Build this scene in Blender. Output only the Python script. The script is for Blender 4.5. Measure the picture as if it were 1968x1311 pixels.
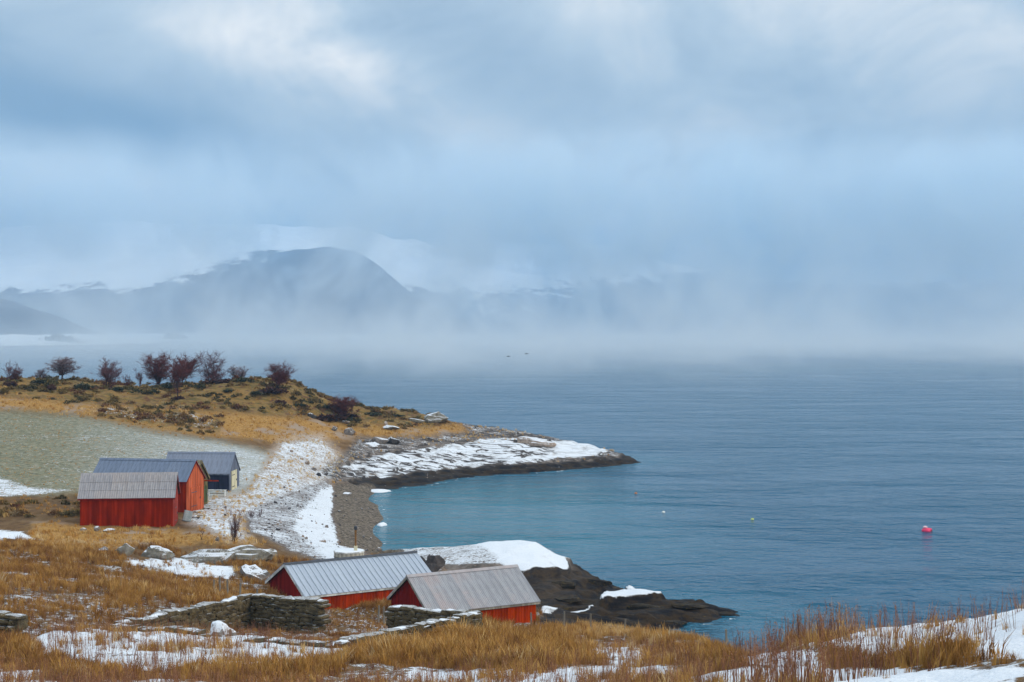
import bpy, bmesh, math, random
import numpy as np
from mathutils import Vector, Matrix

# ------------------------------------------------------------------ camera, sky, sun, exposure
S = bpy.context.scene
for o in list(bpy.data.objects):
    bpy.data.objects.remove(o, do_unlink=True)
COL = S.collection
R = math.radians
EYE, FPX, HORIZON, CX = 20.0, 2733.0, 640.0, 984.0       # eye height over the sea and the lens in photo pixels

cd = bpy.data.cameras.new('camera')
cam = bpy.data.objects.new('camera', cd)
COL.objects.link(cam)
cam.location = (0, 0, EYE)
cam.rotation_euler = (R(90), 0, 0)
cd.sensor_width = 36
cd.lens = 36 * FPX / 1968
cd.shift_y = (HORIZON - 655.5) / 1968
cd.clip_start = 0.5
cd.clip_end = 30000
S.camera = cam

SUN_DIR = Vector((0.86, -0.36, 0.40)).normalized()       # towards the veiled sun
sun_el = math.asin(SUN_DIR.z)
sun_rot = math.atan2(SUN_DIR.x, SUN_DIR.y)

W = bpy.data.worlds.new('World')
S.world = W
W.use_nodes = True
wn, wl = W.node_tree.nodes, W.node_tree.links
wn.clear()


def wnode(t, **k):
    n = wn.new(t)
    for a, v in k.items():
        setattr(n, a, v)
    return n


def wmath(op, a, b=None, c=None, clamp=False):
    n = wnode('ShaderNodeMath', operation=op, use_clamp=clamp)
    for i, v in enumerate((a, b, c)):
        if v is None:
            continue
        if isinstance(v, (int, float)):
            n.inputs[i].default_value = v
        else:
            wl.new(v, n.inputs[i])
    return n.outputs[0]


sky = wnode('ShaderNodeTexSky', sky_type='NISHITA', sun_disc=False)
sky.sun_elevation = sun_el
sky.sun_rotation = sun_rot
sky.air_density = 1.0
sky.dust_density = 2.0
sky.ozone_density = 1.0
tc = wnode('ShaderNodeTexCoord')
sep = wnode('ShaderNodeSeparateXYZ')
wl.new(tc.outputs['Generated'], sep.inputs[0])
# cloud layer: position on a flat cloud deck seen from below, so the streaks flatten towards the horizon
zc = wmath('MAXIMUM', wmath('ADD', sep.outputs['Z'], 0.16), 0.05)
u = wmath('DIVIDE', sep.outputs['X'], zc)
v = wmath('DIVIDE', sep.outputs['Y'], zc)
cmb = wnode('ShaderNodeCombineXYZ')
wl.new(u, cmb.inputs[0])
wl.new(v, cmb.inputs[1])
mp = wnode('ShaderNodeMapping')
mp.inputs['Rotation'].default_value = (0, 0, R(-32))
mp.inputs['Scale'].default_value = (0.9, 0.42, 1)
wl.new(cmb.outputs[0], mp.inputs[0])
nz = wnode('ShaderNodeTexNoise')
nz.inputs['Scale'].default_value = 1.5
nz.inputs['Detail'].default_value = 5.0
nz.inputs['Roughness'].default_value = 0.52
nz.inputs['Distortion'].default_value = 0.35
wl.new(mp.outputs[0], nz.inputs['Vector'])


def blob(px, py, rx, ry, amp, ang=0.0):
    """A thinner or thicker place of the cloud deck around one direction (photo pixels), soft-edged."""
    d = Vector(((px - CX) / FPX, 1.0, (HORIZON - py) / FPX)).normalized()
    # tangent coordinates x/y, z/y
    tx = wmath('SUBTRACT', wmath('DIVIDE', sep.outputs['X'], wmath('MAXIMUM', sep.outputs['Y'], 0.02)), d.x / d.y)
    tz = wmath('SUBTRACT', wmath('DIVIDE', sep.outputs['Z'], wmath('MAXIMUM', sep.outputs['Y'], 0.02)), d.z / d.y)
    c, s = math.cos(R(ang)), math.sin(R(ang))
    a = wmath('ADD', wmath('MULTIPLY', tx, c * FPX / rx), wmath('MULTIPLY', tz, -s * FPX / rx))
    b = wmath('ADD', wmath('MULTIPLY', tx, s * FPX / ry), wmath('MULTIPLY', tz, c * FPX / ry))
    r2 = wmath('ADD', wmath('MULTIPLY', a, a), wmath('MULTIPLY', b, b))
    g = wmath('POWER', 2.718, wmath('MULTIPLY', r2, -1.0))
    return wmath('MULTIPLY', wmath('MULTIPLY', g, wmath('ADD', wmath('MULTIPLY', nz2.outputs['Fac'], 2.2), -0.1)), amp)


nz2 = wnode('ShaderNodeTexNoise')
nz2.inputs['Scale'].default_value = 8.5
nz2.inputs['Detail'].default_value = 6.0
nz2.inputs['Roughness'].default_value = 0.60
nz2.inputs['Distortion'].default_value = 0.5
mp2 = wnode('ShaderNodeMapping')
mp2.inputs['Rotation'].default_value = (0, R(28), 0)
mp2.inputs['Scale'].default_value = (0.85, 0.85, 1.25)
wl.new(tc.outputs['Generated'], mp2.inputs[0])
wl.new(mp2.outputs[0], nz2.inputs['Vector'])
cl = wmath('ADD', wmath('MULTIPLY', wmath('SUBTRACT', nz.outputs['Fac'], 0.5), 0.25), wmath('MULTIPLY', wmath('SUBTRACT', nz2.outputs['Fac'], 0.5), 1.25))
CLOUDS = [(650, 120, 200, 75, 0.55, 24), (110, 345, 190, 70, 0.62, 4), (380, 60, 170, 45, 0.22, 20), (1550, -20, 700, 150, 0.14, 5), (500, 400, 420, 60, 0.22, 4), (1200, 420, 500, 90, 0.12, -8),
          (60, 190, 420, 95, -0.36, 10), (480, 300, 330, 60, -0.22, 12), (1050, 130, 230, 90, -0.16, 20), (900, 250, 300, 60, 0.22, 20), (580, 315, 60, 30, 0.16, 0), (1750, 330, 400, 150, -0.08, 0)]
for bl in CLOUDS:
    cl = wmath('ADD', cl, blob(*bl))
cl = wmath('ADD', cl, 0.43, clamp=True)
ramp = wnode('ShaderNodeValToRGB')
wl.new(cl, ramp.inputs[0])
e = ramp.color_ramp.elements
e[0].position, e[0].color = 0.0, (0.205, 0.310, 0.425, 1)
e[1].position, e[1].color = 1.0, (0.86, 0.84, 0.79, 1)
m = ramp.color_ramp.elements.new(0.45)
m.color = (0.425, 0.520, 0.590, 1)
# an overcast sky is brighter overhead than at the horizon
zen = wmath('ADD', wmath('MULTIPLY', wmath('MAXIMUM', sep.outputs['Z'], 0.0), 2.0), 1.0)
cm = wnode('ShaderNodeMix', data_type='RGBA', blend_type='MULTIPLY')
cm.inputs[0].default_value = 1.0
wl.new(ramp.outputs[0], cm.inputs[6])
zc3 = wnode('ShaderNodeCombineColor')
for i in range(3):
    wl.new(zen, zc3.inputs[i])
wl.new(zc3.outputs[0], cm.inputs[7])
bg_sky = wnode('ShaderNodeBackground')
bg_sky.inputs['Strength'].default_value = 0.06
wl.new(sky.outputs[0], bg_sky.inputs[0])
bg_cloud = wnode('ShaderNodeBackground')
bg_cloud.inputs['Strength'].default_value = 1.0
hs = wnode('ShaderNodeHueSaturation')                    # the deck is greyer overhead than in the blue distance
wl.new(wmath('SUBTRACT', 1.0, wmath('MULTIPLY', wmath('MAXIMUM', sep.outputs['Z'], 0.0), 0.55)), hs.inputs['Saturation'])
wl.new(cm.outputs[2], hs.inputs['Color'])
wl.new(hs.outputs[0], bg_cloud.inputs[0])
mix = wnode('ShaderNodeMixShader')
mix.inputs[0].default_value = 0.88                       # the cloud cover lets little of the clear sky through
wl.new(bg_sky.outputs[0], mix.inputs[1])
wl.new(bg_cloud.outputs[0], mix.inputs[2])
wo = wnode('ShaderNodeOutputWorld')
wl.new(mix.outputs[0], wo.inputs['Surface'])

ld = bpy.data.lights.new('sun', 'SUN')
ld.energy = 1.5
ld.angle = R(14)
ld.color = (1.0, 0.86, 0.66)
sun = bpy.data.objects.new('sun', ld)
COL.objects.link(sun)
sun.rotation_euler = SUN_DIR.to_track_quat('Z', 'Y').to_euler()
sun.location = (60, -40, 80)

S.view_settings.view_transform = 'Standard'
S.view_settings.look = 'None'
S.view_settings.gamma = 1
S.view_settings.exposure = 0.0
S.view_settings.use_curve_mapping = False
cy = S.cycles
cy.use_denoising = True
try:
    cy.denoiser = 'OPENIMAGEDENOISE'
except Exception:
    pass
cy.use_adaptive_sampling = True
cy.adaptive_threshold = 0.02
cy.max_bounces = 10
cy.diffuse_bounces = 2
cy.glossy_bounces = 2
cy.transmission_bounces = 2
cy.transparent_max_bounces = 12
cy.volume_bounces = 6
cy.volume_step_rate = 1.0
cy.volume_max_steps = 96

# ------------------------------------------------------------------ helpers
rng = np.random.default_rng(7)
random.seed(7)


def P(px, py, d):
    """World point at distance d along the view axis that the photograph shows at (px, py)."""
    return ((px - CX) / FPX * d, d, EYE - (py - HORIZON) / FPX * d)


def tag(o, label=None, cat=None, group=None, kind=None):
    if label: o['label'] = label
    if cat: o['category'] = cat
    if group: o['group'] = group
    if kind: o['kind'] = kind
    return o


def empty(name, loc=(0, 0, 0), rz=0.0):
    o = bpy.data.objects.new(name, None)
    o.empty_display_size = 0.2
    o.location = loc
    o.rotation_euler = (0, 0, rz)
    COL.objects.link(o)
    return o


def link(name, me, parent=None, mat=None, loc=None, rot=None, scale=None):
    o = bpy.data.objects.new(name, me)
    COL.objects.link(o)
    if parent is not None: o.parent = parent
    if mat is not None and not me.materials: me.materials.append(mat)
    if loc is not None: o.location = loc
    if rot is not None: o.rotation_euler = rot
    if scale is not None: o.scale = scale
    return o


class MB:
    """Collects boxes, tubes and free polygons into one mesh."""
    def __init__(s):
        s.v, s.f = [], []

    def add(s, vs, fs):
        b = len(s.v)
        s.v += [tuple(p) for p in vs]
        s.f += [tuple(b + i for i in f) for f in fs]

    def box(s, x0, x1, y0, y1, z0, z1):
        s.add([(x0, y0, z0), (x1, y0, z0), (x1, y1, z0), (x0, y1, z0), (x0, y0, z1), (x1, y0, z1), (x1, y1, z1), (x0, y1, z1)],
              [(3, 2, 1, 0), (4, 5, 6, 7), (0, 1, 5, 4), (1, 2, 6, 5), (2, 3, 7, 6), (3, 0, 4, 7)])

    def tube(s, pts, rads, n=6, cap=True):
        pts = [Vector(p) for p in pts]
        b = len(s.v)
        for i, p in enumerate(pts):
            t = (pts[min(i + 1, len(pts) - 1)] - pts[max(i - 1, 0)])
            if t.length < 1e-9: t = Vector((0, 0, 1))
            t.normalize()
            a = t.orthogonal().normalized()
            c = t.cross(a)
            for k in range(n):
                w = 2 * math.pi * k / n
                s.v.append(tuple(p + (a * math.cos(w) + c * math.sin(w)) * rads[i]))
        for i in range(len(pts) - 1):
            for k in range(n):
                k2 = (k + 1) % n
                s.f.append((b + i * n + k, b + i * n + k2, b + (i + 1) * n + k2, b + (i + 1) * n + k))
        if cap:
            s.f.append(tuple(b + k for k in reversed(range(n))))
            s.f.append(tuple(b + (len(pts) - 1) * n + k for k in range(n)))

    def mesh(s, name, mat=None, smooth=False):
        me = bpy.data.meshes.new(name)
        me.from_pydata(s.v, [], s.f)
        me.update()
        if mat: me.materials.append(mat)
        if smooth:
            me.polygons.foreach_set('use_smooth', [True] * len(me.polygons))
        return me

    def build(s, name, mat=None, parent=None, smooth=False, **k):
        return link(name, s.mesh(name, mat, smooth), parent, **k)


def numpy_mesh(name, verts, quads, smooth=True):
    me = bpy.data.meshes.new(name)
    nv, nf = len(verts), len(quads)
    k = quads.shape[1]
    me.vertices.add(nv)
    me.vertices.foreach_set('co', np.asarray(verts, np.float32).ravel())
    me.loops.add(nf * k)
    me.loops.foreach_set('vertex_index', np.asarray(quads, np.int32).ravel())
    me.polygons.add(nf)
    me.polygons.foreach_set('loop_start', np.arange(0, nf * k, k, dtype=np.int32))
    me.polygons.foreach_set('loop_total', np.full(nf, k, np.int32))
    if smooth:
        me.polygons.foreach_set('use_smooth', np.ones(nf, bool))
    me.update(calc_edges=True)
    return me


def grid_faces(nr, nc):
    i = np.arange(nr * nc).reshape(nr, nc)
    return np.stack([i[:-1, :-1], i[:-1, 1:], i[1:, 1:], i[1:, :-1]], -1).reshape(-1, 4)


def attr(me, name, data, typ='FLOAT'):
    a = me.attributes.new(name, typ, 'POINT')
    a.data.foreach_set('value' if typ in ('FLOAT', 'INT') else ('vector' if typ == 'FLOAT_VECTOR' else 'color'), np.asarray(data).ravel())


def hash2(ix, iy, seed):
    h = (ix.astype(np.int64) * 374761393 + iy.astype(np.int64) * 668265263 + seed * 974711) & 0x7fffffff
    h = ((h ^ (h >> 13)) * 1274126177) & 0x7fffffff
    return ((h ^ (h >> 16)) & 0xffff) / 65535.0


def vnoise(x, y, seed=0):
    ix, iy = np.floor(x), np.floor(y)
    fx, fy = x - ix, y - iy
    fx, fy = fx * fx * (3 - 2 * fx), fy * fy * (3 - 2 * fy)
    a, b = hash2(ix, iy, seed), hash2(ix + 1, iy, seed)
    c, d = hash2(ix, iy + 1, seed), hash2(ix + 1, iy + 1, seed)
    return (a + (b - a) * fx) * (1 - fy) + (c + (d - c) * fx) * fy


def fbm(x, y, seed=0, octaves=4, gain=0.5):
    s, a, t = 0, 1.0, 0
    for k in range(octaves):
        s = s + a * (vnoise(x * 2 ** k + 17 * k, y * 2 ** k - 9 * k, seed + k) - 0.5)
        t += a
        a *= gain
    return s / t * 2          # about -1..1


def sstep(a, b, x):
    t = np.clip((x - a) / (b - a), 0, 1)
    return t * t * (3 - 2 * t)


def poly_mask(px, py, poly, soft):
    """1 inside a polygon, 0 outside, with a soft edge of width soft."""
    n = len(poly)
    ins = np.zeros(px.shape, bool)
    dist = np.full(px.shape, 1e9)
    for i in range(n):
        x0, y0 = poly[i]
        x1, y1 = poly[(i + 1) % n]
        if y0 != y1:
            c = (y0 > py) != (y1 > py)
            ins ^= c & (px < (x1 - x0) * (py - y0) / (y1 - y0) + x0)
        dx, dy = x1 - x0, y1 - y0
        t = np.clip(((px - x0) * dx + (py - y0) * dy) / (dx * dx + dy * dy + 1e-9), 0, 1)
        dist = np.minimum(dist, np.hypot(px - x0 - t * dx, py - y0 - t * dy))
    return sstep(-soft, soft, np.where(ins, dist, -dist))


def rbf_grid(pts, x0, x1, y0, y1, step, blur):
    """Heights on a regular grid through scattered points (linear radial kernel), lightly smoothed."""
    p = np.array(pts, float)
    n = len(p)
    d = np.hypot(p[:, None, 0] - p[None, :, 0], p[:, None, 1] - p[None, :, 1])
    A = np.zeros((n + 3, n + 3))
    A[:n, :n] = -d + np.eye(n) * 1e-4
    A[:n, n] = 1; A[:n, n + 1] = p[:, 0] / 100; A[:n, n + 2] = p[:, 1] / 100
    A[n:, :n] = A[:n, n:].T
    b = np.concatenate([p[:, 2], np.zeros(3)])
    w = np.linalg.lstsq(A, b, rcond=None)[0]
    xs = np.arange(x0, x1 + step * .5, step)
    ys = np.arange(y0, y1 + step * .5, step)
    out = np.zeros((len(ys), len(xs)))
    for j, yy in enumerate(ys):
        r = np.hypot(xs[:, None] - p[None, :, 0], yy - p[None, :, 1])
        out[j] = -r @ w[:n] + w[n] + w[n + 1] * xs / 100 + w[n + 2] * yy / 100
    k = int(3 * blur) + 1
    g = np.exp(-0.5 * (np.arange(-k, k + 1) / blur) ** 2)
    g /= g.sum()
    o = np.pad(out, k, mode='edge')
    o = np.apply_along_axis(lambda m: np.convolve(m, g, mode='valid'), 0, o)
    o = np.apply_along_axis(lambda m: np.convolve(m, g, mode='valid'), 1, o)
    return xs, ys, o


def bicubic(g, x0, y0, step, X, Y):
    ny, nx = g.shape
    fx = np.clip((X - x0) / step, 1, nx - 2.001)
    fy = np.clip((Y - y0) / step, 1, ny - 2.001)
    ix, iy = np.floor(fx).astype(int), np.floor(fy).astype(int)
    ix = np.clip(ix, 1, nx - 3); iy = np.clip(iy, 1, ny - 3)
    tx, ty = fx - ix, fy - iy

    def cw(t):
        return [-.5 * t + t * t - .5 * t ** 3, 1 - 2.5 * t * t + 1.5 * t ** 3, .5 * t + 2 * t * t - 1.5 * t ** 3, -.5 * t * t + .5 * t ** 3]
    wx, wy = cw(tx), cw(ty)
    s = 0
    for j in range(4):
        s = s + wy[j] * sum(wx[i] * g[iy + j - 1, ix + i - 1] for i in range(4))
    return s


# ------------------------------------------------------------------ node material helper
class Mat:
    def __init__(s, name, rough=0.85, spec=0.3):
        s.m = bpy.data.materials.new(name)
        s.m.use_nodes = True
        s.n, s.l = s.m.node_tree.nodes, s.m.node_tree.links
        s.b = s.n['Principled BSDF']
        s.b.inputs['Roughness'].default_value = rough
        s.b.inputs['Specular IOR Level'].default_value = spec
        s.out = s.n['Material Output']

    def _in(s, sock, v):
        if v is None: return
        if isinstance(v, (int, float)): sock.default_value = v
        elif isinstance(v, tuple):
            sock.default_value = v if len(v) == len(sock.default_value) else (v + (1.0,))
        else: s.l.new(v, sock)

    def coord(s, which='Object'):
        return s.n.new('ShaderNodeTexCoord').outputs[which]

    def pos(s):
        return s.n.new('ShaderNodeNewGeometry').outputs['Position']

    def attr(s, name, typ='GEOMETRY', out='Fac'):
        a = s.n.new('ShaderNodeAttribute')
        a.attribute_name = name
        a.attribute_type = typ
        return a.outputs[out]

    def rand(s):
        return s.n.new('ShaderNodeObjectInfo').outputs['Random']

    def mapping(s, vec, scale=(1, 1, 1), rot=(0, 0, 0), loc=(0, 0, 0)):
        n = s.n.new('ShaderNodeMapping')
        n.inputs['Scale'].default_value = scale
        n.inputs['Rotation'].default_value = rot
        n.inputs['Location'].default_value = loc
        s.l.new(vec, n.inputs[0])
        return n.outputs[0]

    def noise(s, vec=None, scale=1.0, detail=4.0, rough=0.55, dist=0.0, out='Fac'):
        n = s.n.new('ShaderNodeTexNoise')
        n.inputs['Scale'].default_value = scale
        n.inputs['Detail'].default_value = detail
        n.inputs['Roughness'].default_value = rough
        n.inputs['Distortion'].default_value = dist
        if vec is not None: s.l.new(vec, n.inputs['Vector'])
        return n.outputs[out]

    def voronoi(s, vec, scale, feature='F1', out='Distance', rand=1.0):
        n = s.n.new('ShaderNodeTexVoronoi')
        n.feature = feature
        n.inputs['Scale'].default_value = scale
        n.inputs['Randomness'].default_value = rand
        s.l.new(vec, n.inputs['Vector'])
        return n.outputs[out]

    def math(s, op, a, b=None, c=None, clamp=False):
        n = s.n.new('ShaderNodeMath')
        n.operation = op
        n.use_clamp = clamp
        for i, v in enumerate((a, b, c)):
            if v is not None: s._in(n.inputs[i], v)
        return n.outputs[0]

    def step(s, x, a, b):
        n = s.n.new('ShaderNodeMapRange')
        n.interpolation_type = 'SMOOTHSTEP'
        s._in(n.inputs['Value'], x)
        s._in(n.inputs['From Min'], a)
        s._in(n.inputs['From Max'], b)
        return n.outputs[0]

    def ramp(s, x, stops):
        n = s.n.new('ShaderNodeValToRGB')
        s.l.new(x, n.inputs[0])
        e = n.color_ramp.elements
        while len(e) < len(stops): e.new(0.5)
        for i, (p, c) in enumerate(stops):
            e[i].position = p
            e[i].color = (*c, 1)
        return n.outputs[0]

    def mix(s, f, a, b, mode='MIX'):
        n = s.n.new('ShaderNodeMix')
        n.data_type = 'RGBA'
        n.blend_type = mode
        s._in(n.inputs[0], f)
        s._in(n.inputs[6], a)
        s._in(n.inputs[7], b)
        return n.outputs[2]

    def color(s, v): s._in(s.b.inputs['Base Color'], v); return s
    def rough(s, v): s._in(s.b.inputs['Roughness'], v); return s

    def bump(s, h, strength=0.5, dist=0.1):
        n = s.n.new('ShaderNodeBump')
        s._in(n.inputs['Strength'], strength)
        n.inputs['Distance'].default_value = dist
        s.l.new(h, n.inputs['Height'])
        s.l.new(n.outputs[0], s.b.inputs['Normal'])
        return s


# ------------------------------------------------------------------ shape of the land
G = []
def g(px, py, d): G.append(P(px, py, d))
def gw(x, y, z): G.append((x, y, z))
def az(px, d, z): G.append(((px - CX) / FPX * d, d, z))

# slope below the photographer
for x, y, z in [(0, 0, 18.3), (-30, 0, 16.5), (30, 0, 19.2), (0, 12, 16.6), (-20, 18, 14.4), (18, 12, 17.6), (45, 20, 17), (-45, 25, 13.2)]: gw(x, y, z)
for q in [(-400, 1311, 40), (0, 1311, 40), (400, 1311, 40), (984, 1311, 38), (1250, 1311, 34), (1500, 1311, 30), (1750, 1311, 25), (1968, 1311, 22), (2300, 1311, 19),
          (1968, 1172, 30), (1800, 1204, 33), (1650, 1226, 37), (1500, 1246, 42), (2300, 1110, 27), (1968, 1240, 26), (1750, 1270, 30),
          (1400, 1244, 54), (1480, 1275, 41), (1300, 1252, 55), (1340, 1226, 71), (1200, 1214, 80), (1090, 1207, 84), (1395, 1237, 65),
          (700, 1262, 50), (984, 1250, 55), (1100, 1262, 52), (1200, 1240, 64), (300, 1260, 52), (100, 1280, 46), (0, 1248, 51), (-300, 1230, 56),
          (0, 1180, 62), (150, 1180, 66), (100, 1120, 78), (300, 1120, 88), (400, 1140, 80), (0, 1060, 100), (150, 1062, 104), (300, 1082, 106),
          (450, 1092, 104), (300, 1032, 118), (150, 1036, 116), (-300, 1060, 100)]: g(*q)
for q in [(1968, 42, 9.0), (1968, 55, 4.0), (1968, 68, -1), (2300, 40, 12), (2300, 60, 4), (2300, 75, -1.5), (1750, 48, 7), (1750, 60, 3.2), (1750, 72, -0.8), (1600, 55, 5.4), (1600, 68, 2.0), (1600, 80, -1.0),
          (1480, 62, 4.6), (1480, 75, 1.0), (1480, 83, -0.8), (1400, 80, 0.5), (1400, 87, -1.0), (1300, 84, 0.9), (1300, 91, -0.6), (1200, 89, 1.0), (1100, 90, 1.5)]: az(*q)
# ruin and the slope down to the boathouses
for q in [(540, 1215, 66), (700, 1216, 66), (830, 1222, 61), (480, 1207, 71), (640, 1180, 80), (560, 1182, 84), (760, 1188, 78), (400, 1180, 71), (300, 1200, 67)]: g(*q)
gw(-6.6, 54, 8.0); gw(-17.4, 62, 6.9); gw(-12, 57.5, 7.6); gw(-1.2, 64, 5.8); gw(1.0, 60, 6.8); gw(2, 70, 4.9); gw(-2, 55, 7.7)
gw(-13.5, 92, 2.2); gw(-17, 97, 2.4); gw(-5, 98, 2.0); gw(-5, 84, 2.5); gw(2, 88, 2.1); gw(-8, 90, 2.2); gw(-9, 100, 2.1); gw(0, 95, 2.0); gw(3.5, 92, 1.7); gw(-1.5, 78, 3.4); gw(3, 76, 3.7); gw(-19, 92, 2.9)
# boathouse yard
for q in [(335, 1017, 124), (150, 1010, 124), (100, 1000, 127), (0, 1000, 128), (0, 940, 145), (100, 945, 145), (-300, 1000, 130), (-300, 930, 148), (20, 985, 131), (80, 975, 134), (130, 985, 131),
          (358, 984, 135), (395, 976, 139), (441, 944, 152), (462, 935, 156), (330, 960, 148), (250, 960, 146), (400, 995, 130), (450, 1000, 128), (470, 962, 145), (450, 1032, 117), (350, 1040, 116),
          (560, 1000, 136), (480, 1012, 127), (600, 1060, 118), (560, 1072, 114), (640, 1077, 113), (690, 1082, 111), (600, 980, 146), (620, 932, 172), (560, 940, 160), (520, 930, 158),
          (500, 890, 168), (560, 880, 178), (600, 850, 190), (550, 845, 190)]: g(*q)
# beach and its waterline
for q in [(643, 947, 170), (645, 1000, 145), (660, 1045, 129), (700, 1062, 125)]: g(*q)
for q in [(715, 179, 0), (735, 165, 0), (742, 152, 0), (747, 135, 0), (770, 181, 0), (770, 165, -1.0), (790, 150, -1.1), (800, 135, -1.2), (900, 150, -2.4), (900, 175, -2), (1000, 140, -3), (1100, 160, -3.4), (1000, 190, -2.4)]: az(*q)
# field
for q in [(0, 800, 188), (-300, 790, 190), (-300, 870, 165), (150, 812, 185), (300, 836, 178), (450, 866, 172), (520, 874, 170), (0, 870, 165), (200, 880, 162), (330, 900, 160), (100, 910, 154)]: g(*q)
# headland
for q in [(0, 775, 195), (-300, 765, 195), (200, 786, 195), (420, 832, 188), (400, 802, 195), (100, 724, 215), (0, 735, 212), (-300, 730, 212), (200, 742, 216), (300, 744, 220), (430, 737, 222), (480, 726, 222), (540, 727, 222),
          (600, 752, 224), (690, 780, 224), (780, 790, 226), (870, 808, 226), (960, 821, 225), (1050, 837, 224), (1120, 851, 223), (1165, 862, 222),
          (1160, 873, 217), (1000, 890, 205), (900, 900, 201), (1000, 860, 212), (850, 870, 205), (750, 902, 191), (680, 882, 193), (700, 852, 203), (800, 832, 212), (650, 822, 210), (600, 802, 212), (500, 780, 205), (300, 770, 205), (100, 755, 205), (540, 750, 212),
          (720, 925, 186), (640, 905, 184), (900, 840, 217), (1080, 868, 216)]: g(*q)
for q in [(1240, 221, 0), (1200, 216, 0), (1100, 208, 0), (1000, 202, 0), (925, 198, 0), (830, 187, 0), (765, 183, 0), (1262, 222, -1), (1200, 211, -1.2), (1100, 203, -1.2), (1000, 196, -1.3), (925, 192, -1.3), (840, 182, -1.3),
          (1235, 228, -.6), (1165, 230, 0.2), (1120, 234, .3), (1050, 238, 0.5), (960, 241, 1), (870, 243, 1.2), (780, 245, 2), (690, 245, 3), (600, 245, 4), (540, 250, 7), (430, 250, 7), (300, 250, 7), (100, 250, 8), (-300, 250, 8),
          (1165, 238, -2), (1050, 247, -2), (870, 255, -2.5), (690, 262, -2), (540, 275, -1), (300, 282, -1), (100, 290, -1), (-300, 295, -1)]: az(*q)
# rock point by the near boathouses
for q in [(745, 1054, 118), (850, 1050, 116), (950, 1048, 116), (1030, 1052, 114), (1070, 1068, 112), (1096, 1094, 108), (1010, 1114, 102), (1060, 1108, 104), (900, 1090, 105), (830, 1080, 108), (1150, 1100, 110), (1183, 1114, 109.5),
          (1100, 1133, 101.5), (1040, 1165, 97), (1290, 1141, 103.5), (1220, 1147, 102.5), (1150, 1156, 101), (1350, 1158, 102.5), (1250, 1200, 95.5), (1200, 1180, 97.5), (1060, 1190, 92), (1380, 1170, 101.5)]: g(*q)
for q in [(1192, 110.5, 0), (1225, 107, -.3), (1170, 105.5, .35), (1130, 104, .8), (1445, 101.9, 0), (1330, 97.3, 0), (1415, 99, -.3), (1465, 102, -.8), (1330, 106, -.2), (1420, 105, -.8), (1300, 94, -.5), (1350, 93, -.8),
          (1000, 122, -.3), (1100, 117, -1), (950, 124, -.6), (870, 125, -.5), (790, 126, -.3), (1160, 114, -1), (1260, 110, -1.4), (1330, 112, -2)]: az(*q)
for x, y, z in [(60, 100, -5), (70, 150, -6), (70, 220, -6), (25, 150, -4.5), (12, 185, -3), (40, 230, -4), (30, 260, -5), (-40, 300, -4), (-120, 310, -4), (45, 85, -3.5), (60, 70, -3), (30, 120, -4), (10, 128, -3), (90, 60, -2), (90, 310, -6)]: gw(x, y, z)
GX0, GX1, GY0, GY1, GS = -150, 100, -10, 315, 1.0
_, _, HG = rbf_grid(G, GX0, GX1, GY0, GY1, GS, 1.1)


def base_h(X, Y):
    return bicubic(HG, GX0, GY0, GS, np.asarray(X, float), np.asarray(Y, float))


def to_px(X, Y, Z):
    return CX + FPX * X / Y, HORIZON + FPX * (EYE - Z) / Y


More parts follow.
